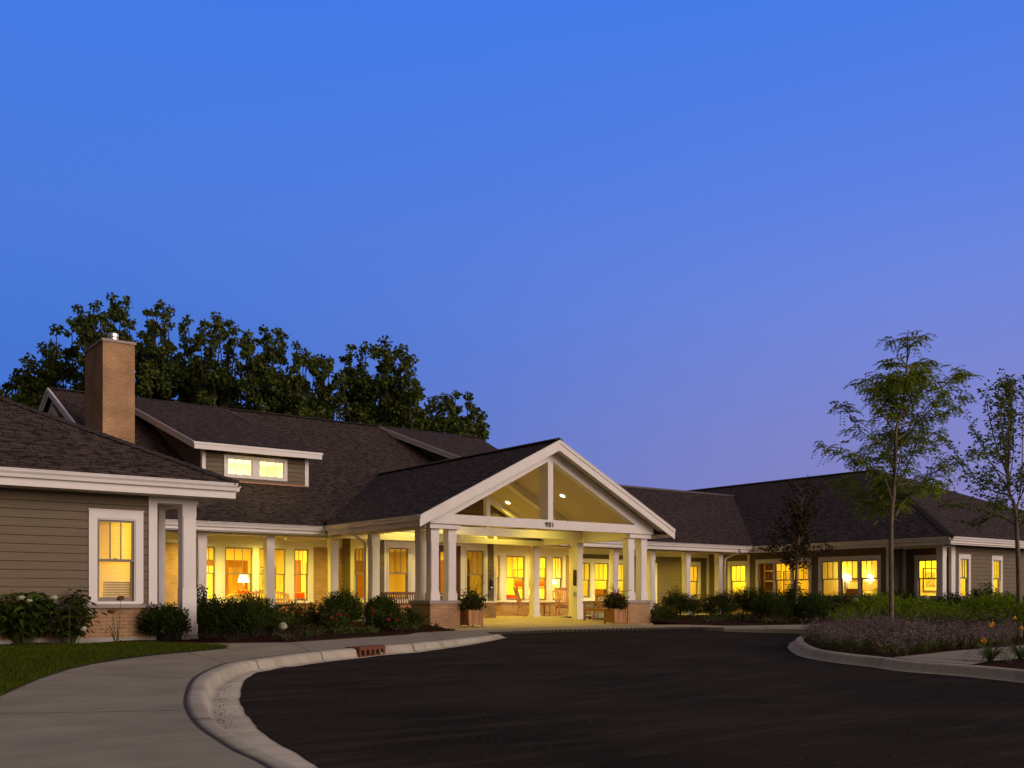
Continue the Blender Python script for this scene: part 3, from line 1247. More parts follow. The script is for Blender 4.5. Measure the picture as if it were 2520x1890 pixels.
def caps(mb, a, b, w=.30, rise=.02, step=.16):
    """overlapping cap shingles along a hip or ridge"""
    a, b = Vector(a), Vector(b)
    d = b - a
    L = d.length
    d.normalize()
    s = Vector((-d.y, d.x, 0)).normalized()
    k = int(L / step)
    for i in range(k):
        p = a + d * (i * step)
        q = a + d * ((i + 1.25) * step)
        dz = -w * .22 if abs(d.z) > .15 else -w * .24
        up0, up1 = Vector((0, 0, rise + .016)), Vector((0, 0, rise))
        mb.face([p + s * w * .5 + Vector((0, 0, dz)) + up0, q + s * w * .5 + Vector((0, 0, dz)) + up1, q + up1, p + up0])
        mb.face([p + up0, q + up1, q - s * w * .5 + Vector((0, 0, dz)) + up1, p - s * w * .5 + Vector((0, 0, dz)) + up0])
        mb.face([p + s * w * .5 + Vector((0, 0, dz)), p + s * w * .5 + Vector((0, 0, dz)) + up0, p + up0, p])
        mb.face([p, p + up0, p - s * w * .5 + Vector((0, 0, dz)) + up0, p - s * w * .5 + Vector((0, 0, dz))])


def downspout(pts, r=.036):
    mb = MB()
    mb.tube(catmull(pts, 6), r, 10)
    return part(mb, 'downspout', 'gutter_paint', smooth_=True)


# ---- left wing
FA = front(19.6)
wa = MB()
wall(wa, FA, -3, 6.3, -.03, .52)
part(wa, 'brick_base', 'brick')
wa = MB()
wa.box(-3, 6.31, 19.585, 19.7, -.5, -.03)
part(wa, 'foundation', 'foundation')
wa = MB()
wa.box(-3, 6.35, 19.54, 19.7, .52, .587)
part(wa, 'ledge', 'ledge_stone')
hA = [(5.21, 5.92, .63, 2.17)]
wa = MB()
wall(wa, FA, -3, 6.16, .587, 2.62, hA, .153)
part(wa, 'siding_wall', 'siding')
window(FA, 5.21, 5.92, .64, 2.17, l=.13, r=.14, top=.15, bot=.05)
wa = MB()
wa.box(6.16, 6.32, 19.57, 19.72, .587, 2.66)          # corner board
wa.box(6.3, 6.33, 19.72, 20.7, .0, 2.66)              # side of the corner recess
wa.box(6.70, 6.83, 20.66, 20.8, .0, 2.66)
part(wa, 'corner_board', 'white_trim')
wa = MB()
wall(wa, front(20.72), 6.33, 6.70, .0, 2.66, (), .153)
wa.face([(6.82, 20.8, -.1), (6.82, 29.6, -.1), (6.82, 29.6, 2.66), (6.82, 20.8, 2.66)])
part(wa, 'siding_wall', 'siding')
column(6.95, 19.74, .0, 2.512)
wa = MB()
wa.box(6.79, 7.11, 19.58, 19.9, -.3, .0)
part(wa, 'column_footing', 'foundation')
wa = MB()
wa.box(6.32, 7.12, 19.585, 19.88, 2.512, 2.66)        # beam over the recess
wa.box(6.83, 7.12, 19.88, 29.4, 2.512, 2.66)
part(wa, 'beam', 'white_trim')
wa = MB()
wa.face([(-3, 18.96, 2.625), (7.62, 18.96, 2.625), (7.62, 29.2, 2.625), (-3, 29.2, 2.625)])
part(wa, 'soffit', 'soffit')
eave((-3, 18.95), (7.62, 18.95), (0, -1, 0), 2.9)
eave((7.62, 18.95), (7.62, 29.1), (1, 0, 0), 2.9)


def plA(x, y):
    return 2.90 + .5 * (y - 18.86)


def plA2(x, y):
    return 2.90 + .5 * (7.71 - x)


roof('roof', [(-3, 18.86), (7.71, 18.86), (2.2, 24.37), (-3, 24.37)], plA)
roof('roof', [(7.71, 18.86), (7.71, 30.0), (2.2, 30.0), (2.2, 24.37)], plA2)
cp = MB()
caps(cp, (7.66, 18.91, 2.93), (2.2, 24.37, 5.665))
part(cp, 'hip_cap', 'shingle_cap')

# ---- main block
YW = 32.1
FM = front(YW)
uL = [(11.65, 12.23), (12.52, 13.49), (13.69, 14.67), (14.94, 15.5)]
ZS, ZH = .615, 2.38
wa = MB()
wall(wa, FM, 6.8, 16.75, -.05, .54)
wall(wa, FM, 6.8, 11.5, .54, 2.45)
wall(wa, FM, 15.66, 16.75, .54, 2.45)
part(wa, 'brick_wall', 'brick')
wa = MB()
wa.fbox(FM, 11.45, 15.72, -.04, .06, .54, .60)
part(wa, 'window_sill', 'white_trim')
wa = MB()
for a, b in ((12.23, 12.52), (13.49, 13.69), (14.67, 14.94)):
    wa.fbox(FM, a + .03, b - .03, -.04, .02, .60, 2.45)
wa.fbox(FM, 15.53, 15.66, -.04, .035, .60, 2.45)
wa.fbox(FM, 11.5, 11.62, -.04, .035, .60, 2.45)
wa.fbox(FM, 6.8, 16.75, -.04, .05, 2.45, 2.76)
part(wa, 'window_trim', 'white_trim')
for k, (a, b) in enumerate(uL):
    window(FM, a, b, ZS, ZH, l=.03, r=.03, top=.05, bot=.015)
# porch on the left: beam, posts, ceiling, eave
ZT = 2.62
for x in (10.96, 13.12, 15.32):
    column(x, 29.95, -.06, ZT)
column(8.8, 29.95, -.06, ZT)
wa = MB()
wa.box(6.9, 15.2, 29.83, 30.09, ZT, 2.80)
part(wa, 'beam', 'white_trim')
wa = MB()
wa.face([(6.9, 29.25, 2.70), (14.6, 29.25, 2.70), (14.6, 29.83, 2.70), (6.9, 29.83, 2.70)])
wa.face([(6.9, 30.09, 2.76), (16.75, 30.09, 2.76), (16.75, 32.1, 2.76), (6.9, 32.1, 2.76)])
part(wa, 'porch_ceiling', 'soffit')
wa = MB()
wa.box(14.2, 15.2, 31.0, 31.22, 2.60, 2.755)
wa.box(8.4, 8.9, 30.1, 32.0, 2.62, 2.755)
part(wa, 'beam', 'white_trim')
eave((7.7, 29.32), (14.72, 29.32), (0, -1, 0), 2.95)


def plM(x, y):
    return 2.97 + .474 * (y - 29.2)


YR = 40.9
ZR = plM(0, YR)


def plMb(x, y):
    return ZR - .474 * (y - YR)


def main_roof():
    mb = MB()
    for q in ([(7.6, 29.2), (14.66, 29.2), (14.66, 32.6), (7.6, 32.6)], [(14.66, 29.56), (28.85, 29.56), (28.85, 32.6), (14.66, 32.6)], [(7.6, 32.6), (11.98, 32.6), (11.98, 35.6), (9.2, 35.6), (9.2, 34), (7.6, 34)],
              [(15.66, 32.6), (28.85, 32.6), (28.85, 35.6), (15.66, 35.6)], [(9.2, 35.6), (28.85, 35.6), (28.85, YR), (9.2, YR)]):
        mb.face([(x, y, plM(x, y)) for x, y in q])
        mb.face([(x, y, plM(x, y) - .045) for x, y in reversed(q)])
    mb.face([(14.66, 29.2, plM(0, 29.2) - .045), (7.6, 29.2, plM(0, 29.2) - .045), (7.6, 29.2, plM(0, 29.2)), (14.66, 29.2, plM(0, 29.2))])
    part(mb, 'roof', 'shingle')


main_roof()
roof('roof', [(9.2, YR), (28.85, YR), (28.85, 52), (9.2, 52)], plMb)
wa = MB()
caps(wa, (9.2, YR, ZR + .03), (28.85, YR, ZR + .03), w=.3)
part(wa, 'ridge_cap', 'shingle_cap')
# gable end on the left with its white rakes and louvred vent
wa = MB()
wa.face([(9.40, 30.5, plM(0, 30.5) - .3), (9.40, YR, ZR - .12), (9.40, 51, plMb(0, 51) - .3), (9.40, 51, 2.6), (9.40, 30.5, 2.6)])
part(wa, 'gable_wall', 'siding_flat')
wa = MB()
for s in (1, -1):
    ye = YR - s * 11.6
    for (x0, x1, da, db) in ((9.16, 9.2, .02, -.26), (9.12, 9.16, .03, -.09), (9.35, 9.399, -.3, -.52)):
        a0, b0 = (x0, YR, ZR), (x0, ye, ZR - .474 * 11.6)
        wa.hexa([(x0, YR, ZR + db), (x1, YR, ZR + db), (x1, ye, b0[2] + db), (x0, ye, b0[2] + db), (x0, YR, ZR + da), (x1, YR, ZR + da), (x1, ye, b0[2] + da), (x0, ye, b0[2] + da)])
part(wa, 'rake_board', 'white_trim', recalc=True)
wa = MB()
for k in range(7):
    z = ZR - 1.0 - k * .14
    wv = .22 + k * .14 * 1.7
    wa.hexa([(9.31, YR - wv, z - .1), (9.31, YR + wv, z - .1), (9.33, YR + wv, z - .1), (9.33, YR - wv, z - .1), (9.37, YR - wv, z), (9.37, YR + wv, z), (9.39, YR + wv, z), (9.39, YR - wv, z)])
wa.box(9.32, 9.395, YR - 1.95, YR + 1.95, ZR - 2.12, ZR - 1.98)
for s in (1, -1):
    wa.bar((9.34, YR, ZR - .72), (9.34, YR + s * 1.95, ZR - 2.05), .1, .09, up=(1, 0, 0))
wa.box(9.32, 9.35, YR - .04, YR + .04, ZR - 2.0, ZR - .8)
part(wa, 'gable_vent', 'white_trim', recalc=True)


# shed dormers rising off the roof
def plD(x, y):
    return 5.69 + .32 * (y - 32.0)


def dormer(x0, x1, win):
    D = MB()
    yf = 32.55
    top = lambda y: plD(0, y) - .2
    # cheeks and front, clad in siding
    ye = YR - 1.2
    x = x0 + .45
    D.face([(x, yf, plM(0, yf)), (x, ye, plM(0, ye)), (x, ye, max(top(ye), plM(0, ye))), (x, yf, top(yf))])
    d0 = part(D, 'dormer', 'siding_flat')
    x = x1 - .25
    D = MB()
    D.face([(x, yf, plM(0, yf)), (x, ye, plM(0, ye)), (x, ye, max(top(ye), plM(0, ye))), (x, yf, top(yf))])
    part(D, 'cheek', 'siding_flat', d0)
    fr = front(yf)
    zb = plM(0, yf) - .02
    hol = [(12.79, 13.67, 4.77, 5.33), (13.89, 14.80, 4.77, 5.33)] if win else []
    w_ = MB()
    wall(w_, fr, x0 + .45, x1 - .25, zb, top(yf) + .02, hol, .153)
    part(w_, 'front_wall', 'siding', d0)
    w_ = MB()
    w_.fbox(fr, x0 + .42, x0 + .54, -.12, .03, zb - .02, top(yf) + .01)
    w_.fbox(fr, x1 - .36, x1 - .22, -.12, .03, zb - .02, top(yf) + .01)
    part(w_, 'corner_board', 'white_trim', d0)
    w_ = MB()
    w_.fbox(fr, x0 + .45, x1 - .25, .0, .05, zb - .03, zb + .035)
    part(w_, 'flashing', 'copper', d0)
    if win:
        for a, b, *_ in hol:
            t = MB()
            t.fbox(fr, a - .11, a, -.02, .03, 4.68, 5.42)
            t.fbox(fr, b, b + .11, -.02, .03, 4.68, 5.42)
            t.fbox(fr, a, b, -.02, .03, 5.33, 5.42)
            t.fbox(fr, a, b, -.02, .035, 4.68, 4.77)
            s = .05
            for k in range(4):
                u = a + s / 2 + (b - a - s) * k / 3
                h = .011 if k in (1, 2) else s / 2
                t.fbox(fr, u - h, u + h, -.05, -.015, 4.77, 5.33)
            t.fbox(fr, a + s, b - s, -.05, -.015, 4.77, 4.81)
            t.fbox(fr, a + s, b - s, -.05, -.015, 5.29, 5.33)
            part(t, 'window', 'white_trim', d0, recalc=True)
            q = MB()
            q.face([fr.p(a + s, -.03, 4.81), fr.p(b - s, -.03, 4.81), fr.p(b - s, -.03, 5.29), fr.p(a + s, -.03, 5.29)])
            part(q, 'pane', 'glass', d0)
    roof('roof', [(x0, 32.0), (x1, 32.0), (x1, YR), (x0, YR)], plD, .05, parent=d0)
    t = MB()
    t.fbox(front(32.0), x0 - .02, x1 + .02, -.03, .012, 5.69 - .235, 5.69 - .085)
    t.fbox(front(32.0), x0 - .05, x1 + .05, -.03, .035, 5.69 - .085, 5.69 - .012)
    for (xa, xb, da, db) in ((x0 - .02, x0 + .005, -.012, -.235), (x1 - .005, x1 + .02, -.012, -.235), (x0 - .045, x0 - .02, -.005, -.085)):
        t.hexa([(xa, 32.03, plD(0, 32.03) + db), (xb, 32.03, plD(0, 32.03) + db), (xb, YR - .1, ZR + db - .02), (xa, YR - .1, ZR + db - .02), (xa, 32.03, plD(0, 32.03) + da), (xb, 32.03, plD(0, 32.03) + da), (xb, YR - .1, ZR + da), (xa, YR - .1, ZR + da)])
    part(t, 'fascia', 'white_trim', d0, recalc=True)
    t = MB()
    t.face([(x0, 32.03, 5.46), (x1, 32.03, 5.46), (x1, ye, top(ye)), (x0, ye, top(ye))])
    part(t, 'soffit', 'soffit', d0)
    return d0


dormer(11.52, 15.92, True)
dormer(23.2, 27.6, False)

# chimney
ch = MB()
ch.box(9.33, 10.34, 34.3, 36.46, 3.0, 9.0)
cho = part(ch, 'chimney', 'brick')
ch = MB()
ch.box(9.29, 10.38, 34.26, 36.5, 9.0, 9.09)
part(ch, 'cap', 'ledge_stone', cho)
ch = MB()
ch.lathe((9.78, 34.75, 9.09), [(.09, 0), (.09, .07), (.15, .07), (.16, .08), (.16, .135), (.15, .14), (.15, .155), (.17, .16), (.175, .18), (.175, .275), (.17, .29), (.10, .30), (.001, .305)], 24)
part(ch, 'flue_cap', 'steel', cho, smooth_=False)

# ---- entrance block under the portico
YE = 29.55
FE = front(YE)
XE0, XE1 = 16.75, 21.55
wa = MB()
wall(wa, FE, XE0 - .03, 18.85, -.02, .54)
wall(wa, FE, 20.1, XE1, -.02, .54)
FS = westw(XE0)
wall(wa, FS, -YW, -YE, -.02, .54)
part(wa, 'brick_base', 'brick')
wa = MB()
wa.fbox(FE, XE0 - .05, 18.88, -.04, .055, .54, .60)
wa.fbox(FE, 20.08, XE1 + .03, -.04, .055, .54, .60)
wa.fbox(FS, -YW, -YE - .056, -.04, .055, .54, .60)
part(wa, 'window_sill', 'white_trim')
wE = [(17.13, 17.92), (20.26, 21.03)]
wa = MB()
wall(wa, FE, XE0, 16.98, .6, 2.75, (), .153)
wall(wa, FE, 21.17, 21.44, .6, 2.75, (), .153)
wall(wa, FS, -YW, -31.42, .6, 2.75, (), .153)
wall(wa, FS, -30.15, -YE, .6, 2.75, (), .153)
part(wa, 'siding_wall', 'siding')
# white panelled surround of windows and door
wa = MB()
holes = [(17.13, 17.92, .62, 2.40), (20.26, 21.03, .62, 2.40), (18.98, 20.02, -1, 2.52)]
wall(wa, FE, 16.98, 21.17, .6, 2.92, holes)
wall(wa, FE, 18.85, 20.1, -.02, .6, holes)
for a, b in ((16.98, 17.06), (17.99, 18.07), (18.88, 18.98), (20.02, 20.12), (20.12, 20.2), (21.09, 21.17)):
    wa.fbox(FE, a, b, .001, .022, .6 if not 18.8 < a < 20.1 else -.02, 2.52 if 18.8 < a < 20.1 else 2.42)
for a, b in ((17.06, 17.99), (18.15, 18.8), (18.98, 20.02), (20.2, 21.09)):   # frieze panels
    wa.fbox(FE, a, b, .001, .02, 2.54, 2.575)
    wa.fbox(FE, a, b, .001, .02, 2.86, 2.90)
    wa.fbox(FE, a, a + .035, .001, .02, 2.575, 2.86)
    wa.fbox(FE, b - .035, b, .001, .02, 2.575, 2.86)
wa.fbox(FE, XE1 - .11, XE1 + .02, -.1, .03, .6, 2.95)
part(wa, 'panelling', 'white_trim', recalc=False)
for a, b in wE:
    window(FE, a, b, .66, 2.40, l=.04, r=.04, top=.05, bot=.06)
wa = MB()
wa.fbox(FS, -31.42, -31.2, -.04, .022, .6, 2.75)
wa.fbox(FS, -30.37, -30.15, -.04, .022, .6, 2.75)
wa.fbox(FS, -31.2, -30.37, -.04, .022, 2.45, 2.75)
part(wa, 'window_trim', 'white_trim')
window(FS, -31.2, -30.37, .66, 2.40, l=.0, r=.0, top=.05, bot=.06)
# wooden entrance door with a tall light
wa = MB()
wa.fbox(FE, 18.98, 19.06, -.08, .01, -.02, 2.44)
wa.fbox(FE, 19.94, 20.02, -.08, .01, -.02, 2.44)
wa.fbox(FE, 18.98, 20.02, -.08, .01, 2.44, 2.52)
do = part(wa, 'door', 'dark_wood')
wa = MB()
for a, b, c, d_ in ((19.06, 19.21, 0, 2.44), (19.79, 19.94, 0, 2.44), (19.21, 19.79, 2.29, 2.44), (19.21, 19.79, 0, .87)):
    wa.fbox(FE, a, b, -.07, -.02, c, d_)
wa.fbox(FE, 19.28, 19.72, -.02, -.008, .2, .75)
part(wa, 'leaf', 'dark_wood', do)
wa = MB()
wa.face([FE.p(19.21, -.045, .87), FE.p(19.79, -.045, .87), FE.p(19.79, -.045, 2.29), FE.p(19.21, -.045, 2.29)])
part(wa, 'pane', 'glass', do)
wa = MB()
wa.tube([FE.p(19.12, -.02, .80), FE.p(19.12, .04, .80), FE.p(19.25, .045, .80)], .012, 8)
wa.lathe(tuple(FE.p(19.12, 0, .80)), [(.03, -.03), (.03, .03)], 10)
part(wa, 'handle', 'steel', do)
# gable wall inside the vault
def zv(x):
    return 5.12 - .507 * abs(x - 19.53)


wa = MB()
wa.face([FE.p(14.9, .0, 2.72), FE.p(16.98, .0, 2.72), FE.p(16.98, .0, 2.92), FE.p(21.17, .0, 2.92), FE.p(21.17, .0, 2.72), FE.p(24.1, .0, 2.72), FE.p(24.1, 0, zv(24.1) + .05), FE.p(19.53, 0, 5.2), FE.p(14.9, 0, zv(14.9) + .05)])
part(wa, 'gable_wall', 'siding_flat')
wa = MB()
wa.fbox(front(29.55), 14.95, 24.05, .03, .18, 2.62, 2.80)
part(wa, 'beam', 'white_trim')

# ---- portico
XC = 19.53
ZA = 5.44
SL = .507
XL, XR_ = 14.66, 24.40


def plPL(x, y):
    return ZA - SL * (XC - x)


def plPR(x, y):
    return ZA - SL * (x - XC)


yv = 34.45
roof('roof', [(XL, 23.58), (XC, 23.58), (XC, yv), (XL, 29.22)], plPL)
roof('roof', [(XC, 23.58), (XR_, 23.58), (XR_, 29.22), (XC, yv)], plPR)
wa = MB()
caps(wa, (XC, 23.58, ZA + .03), (XC, yv, ZA + .03), w=.3)
part(wa, 'ridge_cap', 'shingle_cap')
eave((XL + .08, 23.6), (XL + .08, 29.2), (-1, 0, 0), 2.965)
eave((XR_ - .08, 23.6), (XR_ - .08, 29.2), (1, 0, 0), 2.965)
# front rakes: broad white board with a strip along its top
wa = MB()
for s in (1, -1):
    xe = XL - .02 if s > 0 else XR_ + .02
    ze = ZA - SL * abs(XC - xe)
    for (y0, y1, da, db) in ((23.55, 23.6, -.045, -.33), (23.525, 23.55, -.03, -.12)):
        wa.hexa([(XC, y0, ZA + db), (XC, y1, ZA + db), (xe, y1, ze + db), (xe, y0, ze + db), (XC, y0, ZA + da), (XC, y1, ZA + da), (xe, y1, ze + da), (xe, y0, ze + da)])
    # the drip edge under the shingles
    wa.hexa([(XC, 23.515, ZA - .03), (XC, 23.6, ZA - .03), (xe, 23.6, ze - .03), (xe, 23.515, ze - .03), (XC, 23.515, ZA - .012), (XC, 23.6, ZA - .012), (xe, 23.6, ze - .012), (xe, 23.515, ze - .012)])
part(wa, 'rake_board', 'white_trim', recalc=True)
# soffit of the overhang and the boarded vault behind it
wa = MB()
for s in (1, -1):
    xe = XL + .08 if s > 0 else XR_ - .08
    ze = ZA - SL * abs(XC - xe)
    wa.face([(XC, 23.6, ZA - .24), (XC, 24.0, ZA - .24), (xe, 24.0, ze - .24), (xe, 23.6, ze - .24)])
    xo = 15.1 if s > 0 else 23.95
    wa.face([(xe, 23.6, ze - .235), (xe, 29.3, ze - .235), (xo, 29.3, ze - .235), (xo, 23.6, ze - .235)])
part(wa, 'soffit', 'soffit')
wa = MB()
for s in (1, -1):
    xe = 15.35 if s > 0 else 23.7
    wa.face([(XC, 24.1, 5.12), (xe, 24.1, zv(xe)), (xe, 29.55, zv(xe)), (XC, 29.55, 5.12)])
part(wa, 'vault_ceiling', 'vault_board')
# beams
wa = MB()
wa.box(15.22, 23.84, 23.95, 24.2, 2.78, 3.055)                 # front tie beam
wa.box(15.5, 23.55, 27.2, 27.42, 2.74, 3.0)                   # inner tie beam
part(wa, 'beam', 'white_trim')
wa = MB()
for x0, x1 in ((15.2, 15.46), (23.58, 23.84)):
    wa.box(x0, x1, 24.203, 29.72, 2.645, 3.03)
part(wa, 'beam', 'white_trim')
wa = MB()
for x0, x1, s in ((15.26, 16.28, 1), (22.84, 23.80, 1)):        # blocks over the post clusters
    wa.box(x0, x1, 24.02, 24.36, 2.645, 2.778)
part(wa, 'capital_block', 'white_trim')
wa = MB()
for s in (1, -1):
    for (y0, y1, zt, dz) in ((23.96, 24.18, 5.2, .33), (27.2, 27.42, 5.14, .26), (29.3, 29.5, 5.14, .22)):
        xe = XC + s * (zt - dz - 3.0) / .517
        zt_e = zt - .517 * abs(xe - XC)
        zl = zt - dz
        zl_e = 3.0
        wa.hexa([(XC, y0, zl), (XC, y1, zl), (xe, y1, zl_e), (xe, y0, zl_e), (XC, y0, zt), (XC, y1, zt), (xe, y1, zt_e), (xe, y0, zt_e)])
        if y0 > 24:
            part(wa, 'rafter', 'white_trim', recalc=True)
            wa = MB()
            continue
        # tails running out over the tie beam ends
        xa = XC + s * (5.2 - .33 - 3.0) / .517
        xb = XC + s * 4.25
        wa.hexa([(xa, 23.96, 3.03), (xa, 24.18, 3.03), (xb, 24.18, 3.03), (xb, 23.96, 3.03), (xa, 23.96, 5.2 - .517 * abs(xa - XC)), (xa, 24.18, 5.2 - .517 * abs(xa - XC)), (xb, 24.18, 3.04), (xb, 23.96, 3.04)])
        part(wa, 'rafter', 'white_trim', recalc=True)
        wa = MB()
wa = MB()
wa.box(19.42, 19.62, 23.97, 24.37, 3.055, 4.92)
wa.box(19.47, 19.62, 27.22, 27.40, 3.0, 4.95)
wa.box(19.45, 19.62, 29.32, 29.48, 2.8, 4.95)
part(wa, 'king_post', 'white_trim')
# brick piers and their posts
for x0 in (15.29, 22.81):
    p = MB()
    p.box(x0, x0 + 1.0, 24.06, 25.06, -.35, .54)
    po = part(p, 'brick_pier', 'brick')
    p = MB()
    p.box(x0 - .045, x0 + 1.045, 24.015, 25.105, .54, .635)
    part(p, 'pier_cap', 'ledge_stone', po)
for x, y in ((15.5, 24.27), (16.08, 24.27), (15.5, 24.86), (23.02, 24.27), (23.6, 24.27), (23.6, 24.86)):
    column(x, y, .635, 2.645)
column(15.34, 27.32, floor_z(0, 27.3) - .02, 2.645)
column(23.70, 27.58, floor_z(0, 27.6) - .02, 2.645)
column(23.70, 30.05, -.06, 2.645)
# house number
fc = bpy.data.curves.new('number', 'FONT')
fc.body = '901'
fc.size = .235
fc.space_character = 1.25
fc.extrude = .012
fc.offset = -.005
fc.align_x = 'CENTER'
fo = bpy.data.objects.new('number', fc)
C.objects.link(fo)
dg = bpy.context.evaluated_depsgraph_get()
me = bpy.data.meshes.new_from_object(fo.evaluated_get(dg))
bpy.data.objects.remove(fo)
me.materials.clear()
me.materials.append(MATS['number_metal'])
no = bpy.data.objects.new('house_number', me)
C.objects.link(no)
no.parent = B
no.matrix_parent_inverse = Matrix.Translation(B.location).inverted()
no.location = (19.455, 23.925, 2.835)
no.rotation_euler = (rad(90), 0, 0)
no.scale = (.84, 1, 1)
no['label'] = 'black metal numerals 901 on the white tie beam'
# recessed lights in the vault
for x in (17.46, 21.6):
    for y in (25.9, 28.9):
        z = zv(x)
        s = 1 if x < XC else -1
        nrm = Vector((s * .507, 0, -1)).normalized()
        ux = Vector((1, 0, s * .507)).normalized()
        uy = Vector((0, 1, 0))
        mb = MB()
        cen = Vector((x, y, z)) + nrm * .012
        mb.face([cen + (ux * math.cos(t) + uy * math.sin(t)) * .085 for t in [2 * math.pi * k / 20 for k in range(20)]])
        o = part(mb, 'recessed_light', 'can_glow')
        mb = MB()
        for k in range(20):
            t0, t1 = 2 * math.pi * k / 20, 2 * math.pi * (k + 1) / 20
            mb.face([cen + (ux * math.cos(t) + uy * math.sin(t)) * r_ for t, r_ in ((t0, .085), (t1, .085), (t1, .11), (t0, .11))])
        part(mb, 'trim_ring', 'white_trim', o)

# ---- right-hand porch with the bay
wa = MB()
wall(wa, FM, 21.5, 27.15, -.05, .54)
wall(wa, FM, 21.5, 22.98, .54, 2.45)
wall(wa, FM, 26.9, 27.15, .54, 2.45)
wa.face([(27.15, YW, -.05), (27.15, YW + .25, -.05), (27.15, YW + .25, 2.45), (27.15, YW, 2.45)])
part(wa, 'brick_wall', 'brick')
wa = MB()
wa.fbox(FM, 22.9, 26.95, -.04, .06, .54, .60)
part(wa, 'window_sill', 'white_trim')
uR = [(23.05, 23.61), (23.88, 24.83), (25.0, 25.95), (26.22, 26.76)]
wa = MB()
for a, b in ((23.61, 23.88), (24.83, 25.0), (25.95, 26.22)):
    wa.fbox(FM, a + .03, b - .03, -.04, .02, .60, 2.45)
wa.fbox(FM, 26.79, 26.9, -.04, .035, .60, 2.45)
wa.fbox(FM, 22.95, 23.02, -.04, .035, .60, 2.45)
wa.fbox(FM, 21.5, 27.15, -.04, .05, 2.45, 2.76)
part(wa, 'window_trim', 'white_trim')
for a, b in uR:
    window(FM, a, b, ZS, ZH, l=.03, r=.03, top=.05, bot=.015)
FR = front(YW + .2)
hR = [(27.6, 28.46, .72, 2.2), (28.66, 29.5, .72, 2.2), (29.7, 30.54, .72, 2.2), (31.25, 32.2, -1, 2.12), (34.2, 35.03, .72, 2.2)]
wa = MB()
wall(wa, FR, 27.15, 35.7, .0, 2.55, hR, .153)
part(wa, 'siding_wall', 'siding')
wa = MB()
wa.fbox(FR, 27.15, 35.7, -.02, .05, 2.55, 2.76)
wa.fbox(FR, 35.56, 35.69, .0, .05, .0, 2.55)
part(wa, 'frieze', 'white_trim')
wa = MB()
wa.fbox(FR, 27.4, 30.75, .0, .06, .58, .66)
part(wa, 'window_sill', 'white_trim')
window(FR, 27.6, 28.46, .72, 2.2, l=.1, r=.1, top=.13, bot=.06)
window(FR, 28.66, 29.5, .72, 2.2, l=.1, r=.1, top=.13, bot=.06)
window(FR, 29.7, 30.54, .72, 2.2, l=.1, r=.12, top=.13, bot=.06)
window(FR, 34.2, 35.03, .72, 2.2, l=.12, r=.12, top=.14, bot=.1)
wa = MB()
wa.fbox(FR, 31.12, 31.25, -.05, .035, 0, 2.12)
wa.fbox(FR, 32.2, 32.34, -.05, .035, 0, 2.12)
wa.fbox(FR, 31.12, 32.34, -.05, .04, 2.12, 2.25)
do = part(wa, 'door', 'white_trim')
wa = MB()
wa.fbox(FR, 31.25, 32.2, -.06, -.015, 0, 2.12)
for a, b, c, d_ in ((31.36, 31.68, .2, .9), (31.77, 32.09, .2, .9), (31.36, 31.68, 1.05, 1.95), (31.77, 32.09, 1.05, 1.95)):
    wa.fbox(FR, a, b, -.015, -.006, c, d_)
part(wa, 'leaf', 'white_trim', do)
wa = MB()
wa.fbox(FR, 32.09, 32.16, -.015, .01, .83, 1.18)
wa.tube([FR.p(32.12, 0, .95), FR.p(32.12, .05, .95), FR.p(32.0, .055, .95)], .014, 8)
part(wa, 'handle', 'iron', do)
for x in (25.62, 27.72, 29.76, 31.84, 33.86):
    column(x, 30.05, -.06, ZT)
wa = MB()
wa.box(23.84, 35.66, 29.92, 30.18, ZT, 2.80)
part(wa, 'beam', 'white_trim')
wa = MB()
wa.face([(24.3, 29.3, 2.70), (35.7, 29.3, 2.70), (35.7, 29.92, 2.70), (24.3, 29.92, 2.70)])
wa.face([(21.5, 29.7, 2.765), (35.7, 29.7, 2.765), (35.7, 32.3, 2.765), (21.5, 32.3, 2.765)])
part(wa, 'porch_ceiling', 'soffit')
eave((24.3, 29.32), (35.22, 29.32), (0, -1, 0), 2.95)


def plC(x, y):
    return 2.97 + .43 * (y - 29.2)


roof('roof', [(24.4, 29.2), (35.15, 29.2), (42.5, 36.6), (24.4, 36.6)], plC)
wa = MB()
wa.box(26.0, 42.6, 36.55, 36.75, plC(0, 36.6) - .12, plC(0, 36.6) + .06)
part(wa, 'ridge_flashing', 'flashing')

# ---- right wing
XWG = 35.7
FW = westw(XWG)
hW = [(-31.0, -30.1, .72, 2.2), (-29.42, -28.56, .72, 2.24), (-28.5, -27.64, .72, 2.24), (-27.58, -26.72, .72, 2.24), (-26.14, -25.27, .72, 2.24), (-25.21, -24.36, .72, 2.24), (-24.30, -23.47, .72, 2.24)]
wa = MB()
wall(wa, FW, -32.3, -22.98, .66, 2.72, hW, .153)
part(wa, 'siding_wall', 'siding')
wa = MB()
wall(wa, FW, -32.3, -22.97, -.2, .58)
part(wa, 'brick_base', 'brick')
wa = MB()
wa.fbox(FW, -32.3, -22.95, .0, .06, .58, .66)
part(wa, 'ledge', 'ledge_stone')
wa = MB()
wa.fbox(FW, -29.98, -29.86, .0, .04, .66, 2.62)
wa.fbox(FW, -23.1, -22.95, -.02, .035, .66, 2.72)
part(wa, 'corner_board', 'white_trim')
window(FW, -31.0, -30.1, .72, 2.2, l=.13, r=.1, top=.14, bot=.06)
for (a, b), l, r in (((-29.42, -28.56), .12, .06), ((-28.5, -27.64), 0, .06), ((-27.58, -26.72), 0, .12), ((-26.14, -25.27), .12, .06), ((-25.21, -24.36), 0, .06), ((-24.30, -23.47), 0, .12)):
    window(FW, a, b, .72, 2.24, l=l, r=r, top=.13, bot=.06)
